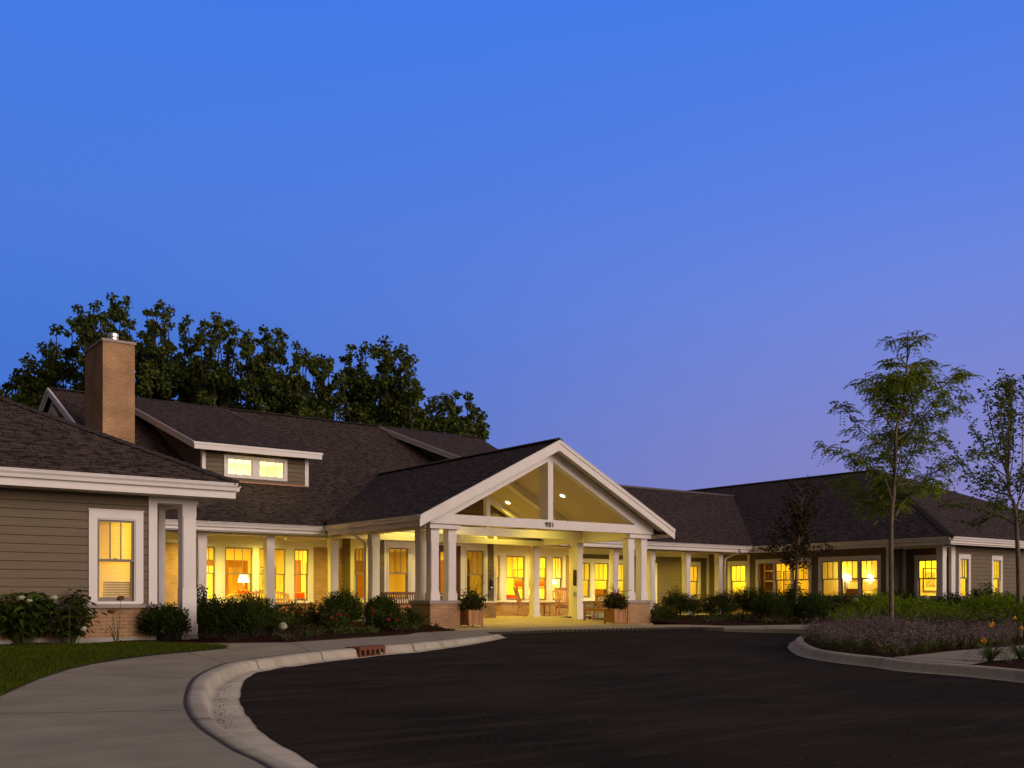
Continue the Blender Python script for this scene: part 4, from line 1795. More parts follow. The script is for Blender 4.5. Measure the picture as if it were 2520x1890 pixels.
# corner recess and its post
XR2 = 36.6
wa = MB()
wall(wa, front(22.98), XWG, XR2, .0, 2.72, (), .153)
wall(wa, westw(XR2), -22.98, -20.83, .66, 2.72, [(-22.34, -21.45, .72, 2.2)], .153)
part(wa, 'siding_wall', 'siding')
wa = MB()
wall(wa, westw(XR2), -22.98, -20.83, -.2, .58)
wall(wa, front(20.83), 36.36, 60, -.2, .58)
part(wa, 'brick_base', 'brick')
wa = MB()
wa.fbox(westw(XR2), -22.98, -20.9, .0, .06, .58, .66)
wa.fbox(front(20.83), 36.36, 60, .0, .06, .58, .66)
part(wa, 'ledge', 'ledge_stone')
window(westw(XR2), -22.34, -21.45, .72, 2.2, l=.12, r=.12, top=.15, bot=.06)
wa = MB()
wa.fbox(westw(XR2), -22.96, -22.82, .0, .04, .66, 2.72)
wa.box(36.34, 36.62, 20.79, 20.9, .0, 2.72)
part(wa, 'corner_board', 'white_trim')
FQ = front(20.83)
hQ = [(37.0, 37.62, .72, 2.22), (39.42, 40.02, .72, 2.22)]
wa = MB()
wall(wa, FQ, 36.62, 60, .66, 2.75, hQ, .153)
part(wa, 'siding_wall', 'siding')
for a, b, *_ in hQ:
    window(FQ, a, b, .72, 2.22, l=.12, r=.12, top=.14, bot=.06)
column(35.87, 20.92, -.1, 2.6)
wa = MB()
wa.box(35.73, 36.34, 20.78, 21.06, 2.60, 2.74)
wa.box(35.73, 36.01, 21.06, 22.98, 2.60, 2.74)
part(wa, 'beam', 'white_trim')
wa = MB()
wa.face([(35.2, 20.1, 2.72), (35.2, 36, 2.72), (36.7, 36, 2.72), (36.7, 20.1, 2.72)])
wa.face([(36.7, 20.1, 2.72), (36.7, 20.9, 2.72), (62, 20.9, 2.72), (62, 20.1, 2.72)])
wa.face([(36.0, 20.9, 2.735), (36.0, 23.0, 2.735), (36.7, 23.0, 2.735), (36.7, 20.9, 2.735)])
part(wa, 'soffit', 'soffit')
eave((35.22, 29.32), (35.22, 20.17), (-1, 0, 0), 2.95)
eave((35.22, 20.17), (62, 20.17), (0, -1, 0), 2.95)


def plW(x, y):
    return 2.97 + .44 * (x - 35.12)


def plWe(x, y):
    return 2.97 + .44 * (y - 20.07)


XRG = 44.12
roof('roof', [(35.12, 20.07), (XRG, 29.07), (XRG, 60), (35.12, 60)], plW)
roof('roof', [(35.12, 20.07), (52.5, 20.07), (XRG + .2, 29.07), (XRG, 29.07)], plWe)
ZG = plW(XRG, 0)
roof('roof', [(XRG, 29.07), (XRG, 60), (53, 60), (52.5, 20.07)], lambda x, y: ZG - (ZG - 2.97) * (x - XRG) / 8.5)
wa = MB()
caps(wa, (35.15, 20.10, 3.0), (XRG, 29.07, ZG + .02), w=.34)
caps(wa, (XRG, 29.07, ZG + .03), (XRG, 58, ZG + .03))
part(wa, 'hip_cap', 'shingle_cap')

# downspouts
downspout([(14.66, 27.62, 2.86), (14.66, 27.62, 2.74), (14.72, 27.6, 2.66), (15.05, 27.55, 2.46), (15.12, 27.5, 2.36), (15.13, 27.5, 2.1), (15.13, 27.5, .1), (15.0, 27.35, -.02)])
downspout([(24.3, 28.9, 2.86), (24.3, 28.9, 2.74), (24.25, 28.8, 2.68), (23.95, 28.0, 2.5), (23.9, 27.75, 2.4), (23.9, 27.7, 2.1), (23.9, 27.7, .1), (24.1, 27.5, -.02)])
downspout([(34.35, 29.24, 2.84), (34.35, 29.26, 2.74), (34.33, 29.3, 2.68), (34.15, 29.8, 2.46), (34.1, 29.88, 2.36), (34.1, 29.9, 2.1), (34.1, 29.9, .0)])

# another roof beyond the right end
N = thing('neighbouring_house', (62, 38, 0), 'second brown roofed house just showing past the far right tree', 'building')
mb = MB()
mb.box(58, 74, 34, 50, -.5, 2.8)
mb.build('wall', 'siding_flat', N)
mb = MB()
a = [(57.4, 33.4, 2.8), (74.6, 33.4, 2.8), (74.6, 50.6, 2.8), (57.4, 50.6, 2.8)]
r0, r1 = (66, 41.5, 7.3), (66.3, 42.6, 7.3)
mb.face([a[0], a[1], r0])
mb.face([a[1], a[2], r1, r0])
mb.face([a[2], a[3], r1])
mb.face([a[3], a[0], r0, r1])
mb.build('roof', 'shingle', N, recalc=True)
# ------------------------------------------------------------------ rooms and their lamps
def room(x0, x1, y0, y1, z0=.04, z1=2.58, mat='room_wall', open_side='front', dz=None):
    mb = MB()
    mb.face([(x0, y0, z0), (x1, y0, z0), (x1, y1, z0), (x0, y1, z0)], 1)
    mb.face([(x0, y0, z1), (x0, y1, z1), (x1, y1, z1), (x1, y0, z1)], 2)
    if open_side == 'west':
        mb.face([(x0, y0, z0), (x0, y0, z1), (x1, y0, z1), (x1, y0, z0)])
    mb.face([(x0, y1, z0), (x1, y1, z0), (x1, y1, z1), (x0, y1, z1)])
    if open_side == 'front':
        mb.face([(x0, y0, z0), (x0, y1, z0), (x0, y1, z1), (x0, y0, z1)])
    mb.face([(x1, y0, z0), (x1, y0, z1), (x1, y1, z1), (x1, y1, z0)])
    # white skirting along the far walls
    mb.box(x0, x1, y1 - .02, y1 - .001, z0, z0 + .12, 3)
    mb.box(x1 - .02, x1 - .001, y0, y1 - .02, z0, z0 + .12, 3)
    mb.box(x0, x1, y1 - .05, y1 - .001, z1 - .10, z1 - .001, 3)
    mb.box(x1 - .05, x1 - .001, y0, y1 - .05, z1 - .10, z1 - .001, 3)
    return part(mb, 'room_shell', [mat, 'room_floor', 'room_ceiling', 'white_trim'])


def area(name, loc, sx, sy, e, col, rot=(0, 0, 0)):
    d = bpy.data.lights.new(name, 'AREA')
    d.shape = 'RECTANGLE'
    d.size, d.size_y = sx, sy
    d.energy = e
    d.color = col
    o = bpy.data.objects.new(name, d)
    C.objects.link(o)
    o.location = loc
    o.rotation_euler = rot
    return o


def point(name, loc, r, e, col):
    d = bpy.data.lights.new(name, 'POINT')
    d.shadow_soft_size = r
    d.energy = e
    d.color = col
    o = bpy.data.objects.new(name, d)
    C.objects.link(o)
    o.location = loc
    return o


def spot(name, loc, e, col, ang=150, blend=.8, r=.08, rot=(0, 0, 0)):
    d = bpy.data.lights.new(name, 'SPOT')
    d.shadow_soft_size = r
    d.energy = e
    d.color = col
    d.spot_size = rad(ang)
    d.spot_blend = blend
    o = bpy.data.objects.new(name, d)
    C.objects.link(o)
    o.location = loc
    o.rotation_euler = rot
    return o


AMB = (1.0, .70, .035)
AMB2 = (1.0, .58, .03)
room(2.6, 6.28, 19.63, 23.6)
area('room_light', (4.9, 21.5, 2.55), 1.6, 1.6, 120, AMB2)
room(9.0, 16.7, 32.13, 37.2)
area('room_light', (12.2, 34.6, 2.55), 3.5, 2.0, 520, AMB)
area('room_light', (15.3, 34.2, 2.55), 1.5, 2.0, 200, AMB)
room(16.78, 21.5, 29.58, 36.5, mat='room_wall_warm', open_side='both')
area('room_light', (19.2, 33.6, 2.55), 3.0, 2.5, 211, AMB)
room(21.58, 27.1, 32.13, 37.0)
area('room_light', (24.6, 34.4, 2.55), 3.0, 2.0, 480, AMB)
room(27.2, 31.1, 32.33, 36.5)
area('room_light', (29.2, 34.2, 2.55), 2.0, 2.0, 172, AMB)
room(32.5, 35.6, 32.33, 36.0)
area('room_light', (34.2, 34.0, 2.55), 1.4, 1.6, 94, AMB2)
room(XWG + .03, 40.4, 29.75, 32.2, open_side='west')
area('room_light', (38.2, 30.9, 2.55), 1.8, 1.4, 125, AMB)
room(XWG + .03, 40.4, 26.45, 29.7, open_side='west')
area('room_light', (38.0, 28.0, 2.55), 1.8, 1.8, 113, AMB2)
room(XWG + .03, 40.4, 23.05, 26.4, open_side='west')
area('room_light', (38.2, 24.6, 2.55), 1.8, 1.8, 63, AMB2)
mb = MB()
x0, x1, y0, y1, z0, z1 = XR2 + .03, 40.6, 20.87, 22.95, .04, 2.58
mb.face([(x0, y0, z0), (x1, y0, z0), (x1, y1, z0), (x0, y1, z0)], 1)
mb.face([(x0, y0, z1), (x0, y1, z1), (x1, y1, z1), (x1, y0, z1)], 2)
mb.face([(x0, y1, z0), (x1, y1, z0), (x1, y1, z1), (x0, y1, z1)])
mb.face([(x1, y0, z0), (x1, y0, z1), (x1, y1, z1), (x1, y1, z0)])
part(mb, 'room_shell', ['room_wall', 'room_floor', 'room_ceiling'])
area('room_light', (38.6, 21.8, 2.55), 2.4, 1.2, 125, AMB)
# attic behind the dormer window
mb = MB()
x0, x1, y0, y1, z0, z1 = 12.0, 15.65, 32.58, 35.3, 4.62, 5.47
mb.face([(x0, y0, z0), (x1, y0, z0), (x1, y1, z0), (x0, y1, z0)])
mb.face([(x0, y0, z1), (x0, y1, z1), (x1, y1, z1), (x1, y0, z1)])
mb.face([(x0, y1, z0), (x1, y1, z0), (x1, y1, z1), (x0, y1, z1)])
mb.face([(x0, y0, z0), (x0, y1, z0), (x0, y1, z1), (x0, y0, z1)])
mb.face([(x1, y0, z0), (x1, y0, z1), (x1, y1, z1), (x1, y1, z0)])
part(mb, 'attic_shell', 'picture_mat')
area('attic_light', (13.8, 33.7, 5.44), 2.8, 1.2, 190, (1.0, .86, .42))

# porch and portico downlights
PL = (1.0, .80, .10)


def downlight(x, y, z, e):
    mb = MB()
    mb.lathe((x, y, z), [(.075, -.012), (.001, -.0125)], 16, 1)
    mb.lathe((x, y, z), [(.075, -.012), (.10, -.014), (.10, .0)], 16, 0)
    part(mb, 'recessed_light', ['white_trim', 'can_glow'])
    spot('porch_light', (x, y, z - .04), e, PL, 165, 1.0)


for x in (8.6, 11.2, 13.7):
    downlight(x, 31.05, 2.755, 420)
downlight(15.7, 30.7, 2.755, 170)
for x in (22.6, 25.0, 27.2, 29.4, 31.6, 33.9):
    downlight(x, 31.0, 2.76, 240)
for x in (17.46, 21.6):
    for y in (25.9, 28.9):
        z = zv(x)
        s = 1 if x < XC else -1
        spot('vault_light', (x + s * .04, y, z - .09), 240, PL, 140, .8, r=.09)


# ------------------------------------------------------------------ what shows inside
def table_lamp(x, y, zt, label, shade=(.13, .19, .25), h=.28, glow=True):
    t = thing('table_lamp', (x, y, zt), label, 'lamp')
    m = MB()
    m.lathe((0, 0, 0), [(.08, 0), (.08, .02), (.02, .03), (.035, .10), (.05, .17), (.03, .24), (.012, .27), (.012, h + .05)], 14)
    local(m, 'base', 'room_oak', t, smooth_=True)
    m = MB()
    m.lathe((0, 0, 0), [(shade[1], h), (shade[0], h + shade[2])], 20)
    local(m, 'lamp_shade', 'lamp_glow', t, smooth_=True)
    return t


def box_table(x, y, w, d, h, label, mat='room_oak'):
    t = thing('side_table', (x, y, .04), label, 'table')
    m = MB()
    m.box(-w / 2, w / 2, -d / 2, d / 2, h - .04, h)
    local(m, 'table_top', mat, t)
    for sx in (-1, 1):
        for sy in (-1, 1):
            m = MB()
            m.box(sx * (w / 2 - .04) - .02, sx * (w / 2 - .04) + .02, sy * (d / 2 - .04) - .02, sy * (d / 2 - .04) + .02, 0, h - .041)
            local(m, 'leg', mat, t)
    return t


def sofa(name, x, y, w, label, mat, rz=0, arch=True, hb=.82):
    t = thing(name, (x, y, .04), label, 'sofa' if w > 1.2 else 'armchair', rz=rz)
    m = MB()
    m.box(-w / 2, w / 2, -.4, .4, .1, .42)
    local(m, 'seat', mat, t)
    m = MB()                                   # rounded back, top line arched
    k = 14
    for i in range(k):
        u0, u1 = -w / 2 + w * i / k, -w / 2 + w * (i + 1) / k
        z0, z1 = [hb - (.10 * (2 * abs(u) / w) ** 2.4 if arch else 0) for u in (u0, u1)]
        m.hexa([(u0, -.40, .3), (u1, -.40, .3), (u1, -.22, .3), (u0, -.22, .3), (u0, -.42, z0), (u1, -.42, z1), (u1, -.28, z1), (u0, -.28, z0)])
    local(m, 'backrest', mat, t)
    for s in (-1, 1):
        m = MB()
        m.box(s * (w / 2 + .001), s * (w / 2 + .12), -.38, .38, .1, .58) if s > 0 else m.box(-w / 2 - .12, -w / 2 - .001, -.38, .38, .1, .58)
        local(m, 'armrest', mat, t)
    for sx in (-1, 1):
        m = MB()
        m.box(sx * (w / 2 - .05) - .03, sx * (w / 2 - .05) + .03, -.36, -.3, 0, .1)
        m.box(sx * (w / 2 - .05) - .03, sx * (w / 2 - .05) + .03, .3, .36, 0, .1)
        local(m, 'leg', 'room_wood', t)
    return t


def cushion_obj(x, y, z, w, h, label, mat, tilt=.3, rz=0.0):
    m = MB()
    n = 8
    for s in (1, -1):
        for i in range(n):
            for j in range(n):
                q = []
                for a, b in ((i, j), (i + 1, j), (i + 1, j + 1), (i, j + 1)):
                    u, v = a / n * 2 - 1, b / n * 2 - 1
                    th = .075 * max(0, (1 - u ** 4) * (1 - v ** 4)) ** .5
                    cu, cv = u * (1 + .08 * v * v), v * (1 + .08 * u * u)
                    q.append((cu * w / 2, s * th, cv * h / 2))
                m.face(q if s > 0 else q[::-1])
    o = m.build('cushion', mat, None, smooth_=True)
    o.location = (x, y, z)
    o.rotation_euler = (-tilt, 0, rz)
    return tag(o, label, 'cushion')


def picture(fr, u, n, z, w, h, label, mat, matw=.12, fw=.035):
    t = thing('framed_picture', fr.p(u, n, z - h / 2), label, 'picture')
    L = Fr((0, 0, h / 2), fr.u, fr.n)
    m = MB()
    for a, b, c, d_ in ((-w / 2, w / 2, h / 2 - fw, h / 2), (-w / 2, w / 2, -h / 2, -h / 2 + fw), (-w / 2, -w / 2 + fw, -h / 2 + fw, h / 2 - fw), (w / 2 - fw, w / 2, -h / 2 + fw, h / 2 - fw)):
        m.fbox(L, a, b, .002, .035, c, d_)
    local(m, 'frame', 'frame_wood', t)
    m = MB()
    m.fbox(L, -w / 2 + fw, w / 2 - fw, .002, .015, -h / 2 + fw, h / 2 - fw)
    local(m, 'mount', 'picture_mat', t)
    m = MB()
    m.fbox(L, -w / 2 + matw, w / 2 - matw, .0155, .018, -h / 2 + matw, h / 2 - matw)
    local(m, 'artwork', mat, t)
    return t


# room left of the entrance
mb = MB()
mb.box(14.35, 15.40, 37.12, 37.19, .05, 2.13)
mb.box(12.6, 14.35, 37.13, 37.19, 1.92, 2.13)
o = part(mb, 'inner_door', 'room_wood')
mb = MB()
mb.box(14.62, 15.16, 37.10, 37.119, .25, 1.86)
part(mb, 'leaf', 'room_oak', o)
box_table(13.95, 34.0, .5, .4, .92, 'small oak table under the glowing table lamp behind the porch window')
table_lamp(13.95, 34.0, .97, 'glowing white shaded table lamp behind the window over the porch bench')
table_lamp(12.1, 34.6, .93, 'shaded lamp part hidden by the first porch post on the left')
box_table(12.1, 34.6, .5, .4, .88, 'oak table under the lamp nearest the left wing')
sofa('sofa', 13.35, 33.15, .95, 'gold armchair with arched back behind the porch window', 'fabric_gold')
sofa('armchair', 11.75, 33.1, .8, 'gold armchair behind the narrow window at the porch end', 'fabric_gold')
cushion_obj(13.62, 33.2, .80, .42, .38, 'orange cushion on the gold armchair behind the porch bench', 'fabric_orange', .35, .3)
cushion_obj(15.62, 33.1, .72, .44, .40, 'orange patterned cushion in the last window before the brick', 'fabric_orange', .3, 0)
sofa('armchair', 15.62, 33.3, .7, 'pale armchair under the patterned orange cushion', 'fabric_linen', 0, False, .60)
picture(westw(16.69), -34.4, 0, 1.45, .75, 1.15, 'tall framed print on the wall left of the entrance', 'picture_grey', .1)
picture(front(37.18), 16.2, 0, 1.45, .7, .9, 'framed pale print on the back wall beyond the porch bench', 'picture_grey', .1)
mb = MB()
mb.box(16.62, 16.69, 35.2, 36.15, .05, 2.12)
part(mb, 'inner_door', 'room_wood')
# entrance lobby
mb = MB()
mb.box(18.3, 20.6, 36.38, 36.49, .05, 2.2)
mb.box(21.38, 21.49, 31.2, 33.9, .05, 2.15)
o = part(mb, 'inner_door', 'room_wood')
mb = MB()
mb.box(18.5, 19.3, 36.36, 36.379, .9, 2.02)
mb.box(21.36, 21.379, 31.4, 32.4, .85, 2.0)
part(mb, 'panel', 'picture_mat', o)
# lounge to the right of the entrance
picture(westw(27.09), -34.7, 0, 1.54, 2.2, .82, 'wide framed red and gold landscape painting on the lounge wall', 'painting_landscape', .06)
sofa('sofa', 24.55, 33.6, 1.5, 'orange sofa seen through the lounge windows behind the rocking chairs', 'fabric_orange', 0, False, .80)
sofa('armchair', 25.55, 32.95, .75, 'gold tub armchair at the lounge window behind the side table', 'fabric_gold', .2)
box_table(26.75, 32.75, .4, .36, .96, 'narrow oak stand under the lounge lamp')
table_lamp(26.75, 32.75, 1.0, 'pale shaded lamp in the lounge window behind the second rocking chair')
# rooms of the right wing
t = thing('bookcase', (36.35, 29.5, .04), 'oak bookcase with lit shelves in the wing window behind the little red tree', 'bookcase')
m = MB()
m.box(-.32, -.28, -.16, .18, 0, 2.3)
m.box(.28, .32, -.16, .18, 0, 2.3)
m.box(-.28, .28, .16, .18, 0, 2.3)
local(m, 'case', 'room_oak', t)
for z in (.05, .5, .95, 1.4, 1.85, 2.26):
    m = MB()
    m.box(-.279, .279, -.15, .159, z, z + .035)
    local(m, 'shelf', 'fabric_linen', t)
picture(front(29.69), 37.4, 0, 1.5, .42, .85, 'narrow print in the wing window beside the bookcase', 'picture_grey', .07)
picture(front(29.69), 38.1, 0, 1.5, .62, .85, 'squarish print in the wing window behind the little red tree', 'picture_grey', .08)
cushion_obj(37.0, 28.9, .88, .5, .45, 'brown cushion on the chair in the wing window beside the bookcase', 'room_oak', .25, .2)
sofa('armchair', 37.0, 29.05, .7, 'low chair in the wing window beside the bookcase', 'fabric_gold', 0, False, .66)
t = thing('bed', (38.55, 25.2, .04), 'made bed with white pillows below two wall sconces', 'bed')
m = MB()
m.box(-.8, .8, 1.05, 1.15, 0, 1.35)
m.box(-.86, -.8, 1.03, 1.16, 0, 1.5)
m.box(.8, .86, 1.03, 1.16, 0, 1.5)
m.box(-.86, .86, 1.03, 1.17, 1.5, 1.56)
local(m, 'headboard', 'fabric_linen', t)
m = MB()
m.box(-.78, .78, -.95, 1.04, .2, .60)
local(m, 'mattress', 'fabric_linen', t)
for s in (-.38, .38):
    m = MB()
    n = 8
    for i in range(n):
        for j in range(n):
            q = []
            for a, b in ((i, j), (i + 1, j), (i + 1, j + 1), (i, j + 1)):
                u, v = a / n * 2 - 1, b / n * 2 - 1
                q.append((s + u * .35, .84 + v * .16, .60 + .36 * max(0, (1 - u ** 4) * (1 - v ** 2)) ** .5))
            m.face(q)
    local(m, 'pillow', 'picture_mat', t, smooth_=True)
for k, (x, lab) in enumerate(((37.72, 'lit wall sconce over the bed, on the bookcase side'), (39.38, 'lit wall sconce over the bed, nearer the young tree trunk'))):
    t = thing('wall_sconce', (x, 26.38, 1.35), lab, 'wall lamp', 'sconces over the bed')
    m = MB()
    m.box(-.05, .05, -.03, .0, -.08, .12)
    m.box(-.015, .015, -.11, -.03, .0, .03)
    local(m, 'bracket', 'frame_wood', t)
    m = MB()
    m.lathe((0, -.12, .12), [(.15, 0), (.10, .22)], 16)
    local(m, 'lamp_shade', 'can_glow', t, smooth_=True)
    point('sconce_light', (x, 26.15, 1.85), .06, 16, AMB)
t = sofa('armchair', 36.6, 25.3, .6, 'dark dining chair back leaning in the bedroom window', 'room_oak', 1.9, False, 1.05)
picture(front(22.94), 38.5, 0, 1.45, 1.05, .95, 'large framed watercolour in the window of the corner recess', 'picture_grey', .17)
# more of the rooms: cased doors, cabinets, crown boards
mb = MB()
mb.box(27.25, 31.05, 36.2, 36.45, .05, 1.45)
part(mb, 'cabinet', 'room_oak')
mb = MB()
mb.box(27.25, 31.05, 36.42, 36.49, 1.7, 2.2)
part(mb, 'cabinet', 'room_oak')
mb = MB()
mb.box(30.3, 31.09, 33.5, 34.6, .05, 1.1)
part(mb, 'cabinet', 'room_wood')
mb = MB()
mb.box(34.1, 35.0, 35.9, 35.99, .05, 2.1)
part(mb, 'inner_door', 'room_wall_warm')
mb = MB()
mb.box(33.0, 35.0, 35.3, 35.8, .05, .95)
part(mb, 'cabinet', 'room_oak')
mb = MB()
mb.box(25.2, 26.1, 36.9, 36.99, .05, 2.1)
mb.box(22.5, 23.6, 36.9, 36.99, .05, 2.1)
part(mb, 'inner_door', 'room_wall_warm')
picture(front(36.99), 24.4, 0, 1.6, .6, .8, 'small framed print on the far lounge wall behind the orange sofa', 'picture_grey', .1)
mb = MB()
mb.box(38.9, 40.35, 31.6, 32.15, .05, .95)
part(mb, 'cabinet', 'room_oak')
# left wing office
t = sofa('office_chair', 5.65, 20.5, .5, 'dark office chair back in the left wing window', 'room_oak', .3, False, .98)
picture(front(23.59), 7.0 - .9, 0, 1.5, .5, .9, 'narrow dark framed print in the left wing window', 'picture_grey', .05)
b = MB()
for k in range(46):
    z = .72 + k * .031
    b.hexa([(5.25, 19.71, z), (5.88, 19.71, z), (5.88, 19.735, z + .012), (5.25, 19.735, z + .012), (5.25, 19.71, z + .0015), (5.88, 19.71, z + .0015), (5.88, 19.735, z + .0135), (5.25, 19.735, z + .0135)])
tag(b.build('window_blind', 'picture_mat'), 'open slatted blind inside the left wing window', 'blind')
# ------------------------------------------------------------------ porch furniture
def bench(name, loc, rz, label, w=1.5, mat='teak', arched=False, seat_cushion=False):
    """slatted garden bench; local -y is the way the sitter faces"""
    t = thing(name, loc, label, 'bench', 'wooden benches on the porches', rz)
    sh, hb = .43, .93
    for s in (-1, 1):
        m = MB()
        m.bar((s * (w / 2 - .03), -.25, 0), (s * (w / 2 - .03), -.25, .62), .06, .06, up=(0, 1, 0))
        local(m, 'leg', mat, t)
        m = MB()
        top = hb if not arched else hb - .10
        m.bar((s * (w / 2 - .03), .20, 0), (s * (w / 2 - .03), .20, .42), .06, .055, up=(0, 1, 0))
        m.bar((s * (w / 2 - .03), .20, .42), (s * (w / 2 - .03), .33, top), .06, .055, up=(0, 1, 0))
        local(m, 'leg', mat, t)
        m = MB()
        m.box(s * (w / 2 - .03) - .04, s * (w / 2 - .03) + .04, -.33, .25, .62, .655)
        local(m, 'armrest', mat, t)
        m = MB()
        m.box(s * (w / 2 - .03) - .02, s * (w / 2 - .03) + .02, -.22, .17, .14, .18)
        local(m, 'stretcher', mat, t)
    m = MB()
    m.box(-w / 2 + .06, w / 2 - .06, -.27, -.22, sh - .10, sh - .02)
    m.box(-w / 2 + .06, w / 2 - .06, .16, .20, sh - .10, sh - .02)
    for k in range(5):
        y = -.28 + k * .098
        m.box(-w / 2 + .02, w / 2 - .02, y, y + .08, sh - .019, sh + .005)
    local(m, 'seat', mat, t)
    m = MB()
    n = 15

    def backy(z):
        return .20 + (z - .42) * .13 / .51

    def ztop(u):
        if not arched:
            return hb
        a = abs(u) / (w / 2)
        return hb if a < .55 else hb - .10 * (a - .55) / .45
    K = 12
    for i in range(K):
        u0, u1 = -w / 2 + .06 + (w - .12) * i / K, -w / 2 + .06 + (w - .12) * (i + 1) / K
        z0, z1 = ztop(u0), ztop(u1)
        y0, y1 = backy(z0 - .04), backy(z1 - .04)
        m.hexa([(u0, y0 - .02, z0 - .085), (u1, y1 - .02, z1 - .085), (u1, y1 + .02, z1 - .085), (u0, y0 + .02, z0 - .085), (u0, y0 - .005, z0), (u1, y1 - .005, z1), (u1, y1 + .035, z1), (u0, y0 + .035, z0)])
    m.bar((-w / 2 + .06, backy(.53), .53), (w / 2 - .06, backy(.53), .53), .03, .06)
    for k in range(n):
        u = -w / 2 + .12 + (w - .24) * k / (n - 1)
        m.bar((u, backy(.56), .56), (u, backy(ztop(u) - .08), ztop(u) - .08), .042, .018, up=(0, 1, 0))
    local(m, 'backrest', mat, t)
    if seat_cushion:
        m = MB()
        m.box(-w / 2 + .07, w / 2 - .07, -.27, .17, sh + .006, sh + .07)
        o = local(m, 'seat_cushion', 'cushion', t)
        bv = o.modifiers.new('edge', 'BEVEL')
        bv.width = .02
        bv.segments = 2
    return t


bench('garden_bench', (13.75, 31.25, .0), 0, 'teak bench with arched back and black seat cushion under the porch windows', 1.55, 'teak', True, True)
bench('garden_bench', (16.9, 28.05, floor_z(0, 28) - .0), 0, 'dark slatted bench between the brick pier and the panelled window', 1.45, 'teak_dark')
bench('garden_bench', (23.28, 25.75, floor_z(0, 25.7)), rad(-90), 'teak bench seen end on behind the planter, beside the plaque post', 1.45, 'teak')


def rocker(loc, rz, label):
    """high-backed rocking chair; local -y is the way the sitter faces"""
    t = thing('rocking_chair', loc, label, 'rocking chair', 'rocking chairs in front of the lounge', rz)
    w, mat = .58, 'teak'
    for s in (-1, 1):
        x = s * (w / 2 - .03)
        m = MB()
        pts = [(x, -.48 + .98 * k / 12, .0 + .30 * ((k / 12 - .48) ** 2) + .02) for k in range(13)]
        for a, b in zip(pts, pts[1:]):
            m.bar(a, b, .035, .04)
        local(m, 'rocker', mat, t)
        m = MB()
        m.bar((x, -.24, .06), (x, -.25, .63), .045, .045, up=(0, 1, 0))
        local(m, 'leg', mat, t)
        m = MB()
        m.bar((x, .26, .05), (x, .20, .40), .045, .05, up=(0, 1, 0))
        m.bar((x, .20, .40), (x, .42, 1.13), .045, .045, up=(0, 1, 0))
        local(m, 'leg', mat, t)
        m = MB()
        m.bar((x + s * .01, -.33, .645), (x + s * .01, .27, .62), .085, .028)
        local(m, 'armrest', mat, t)
        m = MB()
        m.bar((x, -.24, .22), (x, .24, .22), .03, .03)
        local(m, 'stretcher', mat, t)
    m = MB()
    m.bar((-w / 2 + .05, -.24, .385), (w / 2 - .05, -.24, .385), .03, .07)
    m.bar((-w / 2 + .05, .20, .345), (w / 2 - .05, .20, .345), .03, .07)
    for k in range(6):
        y = -.25 + k * .083
        m.bar((-w / 2 + .02, y, .435 - k * .008), (w / 2 - .02, y, .435 - k * .008), .07, .02)
    local(m, 'seat', mat, t)
    m = MB()

    def by(z):
        return .20 + (z - .40) * .22 / .73
    m.bar((-w / 2 + .05, by(1.06), 1.06), (w / 2 - .05, by(1.06), 1.06), .03, .11)
    m.bar((-w / 2 + .05, by(.50), .50), (w / 2 - .05, by(.50), .50), .03, .06)
    for k in range(6):
        u = -w / 2 + .10 + (w - .20) * k / 5
        m.bar((u, by(.52), .52), (u, by(1.01), 1.01), .052, .016, up=(0, 1, 0))
    local(m, 'backrest', mat, t)
    return t


rk = rocker((24.05, 31.05, 0), rad(66), 'teak rocking chair turned to the side table, half behind the porch post')
copy_tree(rk, (25.92, 31.0, 0), rad(-24), 'teak rocking chair facing the drive beside the plaque post')

t = thing('side_table', (25.16, 31.3, 0), 'low round topped teak table between the two rocking chairs', 'side table')
m = MB()
m.lathe((0, 0, .50), [(.001, .0), (.30, .0), (.31, .01), (.31, .035), (.30, .04), (.001, .04)], 24)
local(m, 'table_top', 'teak', t)
for k in range(4):
    a = rad(45 + 90 * k)
    m = MB()
    m.bar((.24 * math.cos(a), .24 * math.sin(a), 0), (.22 * math.cos(a), .22 * math.sin(a), .50), .045, .045, up=(math.cos(a), math.sin(a), 0))
    local(m, 'leg', 'teak', t)
m = MB()
m.bar((-.16, -.16, .14), (.16, .16, .14), .03, .03)
m.bar((-.16, .16, .14), (.16, -.16, .14), .031, .031)
local(m, 'stretcher', 'teak', t)


def planter_box(loc, label, w=.46, h=.47):
    t = thing('planter_box', loc, label, 'planter', 'teak planters flanking the entrance')
    m = MB()
    for sx in (-1, 1):
        for sy in (-1, 1):
            m.box(sx * w / 2 - .022, sx * w / 2 + .022, sy * w / 2 - .022, sy * w / 2 + .022, 0, h + .015)
    local(m, 'corner_post', 'teak', t)
    m = MB()
    for s in (-1, 1):
        for z in ((.05, .10), (h - .05, h)):
            m.box(-w / 2 + .022, w / 2 - .022, s * w / 2 - .015, s * w / 2 + .017, *z)
            m.box(s * w / 2 - .015, s * w / 2 + .017, -w / 2 + .022, w / 2 - .022, *z)
    local(m, 'rail', 'teak', t)
    m = MB()
    n = 6
    q = (w - .05) / n
    for s in (-1, 1):
        for k in range(n):
            u = -w / 2 + .025 + k * q
            m.box(u + .002, u + q - .003, s * w / 2 - .008, s * w / 2 + .008, .1, h - .05)
            m.box(s * w / 2 - .008, s * w / 2 + .008, u + .002, u + q - .003, .1, h - .05)
    local(m, 'slat_panel', 'teak', t)
    m = MB()
    m.face([(-w / 2 + .01, -w / 2 + .01, h - .06), (w / 2 - .01, -w / 2 + .01, h - .06), (w / 2 - .01, w / 2 - .01, h - .06), (-w / 2 + .01, w / 2 - .01, h - .06)])
    local(m, 'soil', 'plant_soil', t)
    return t


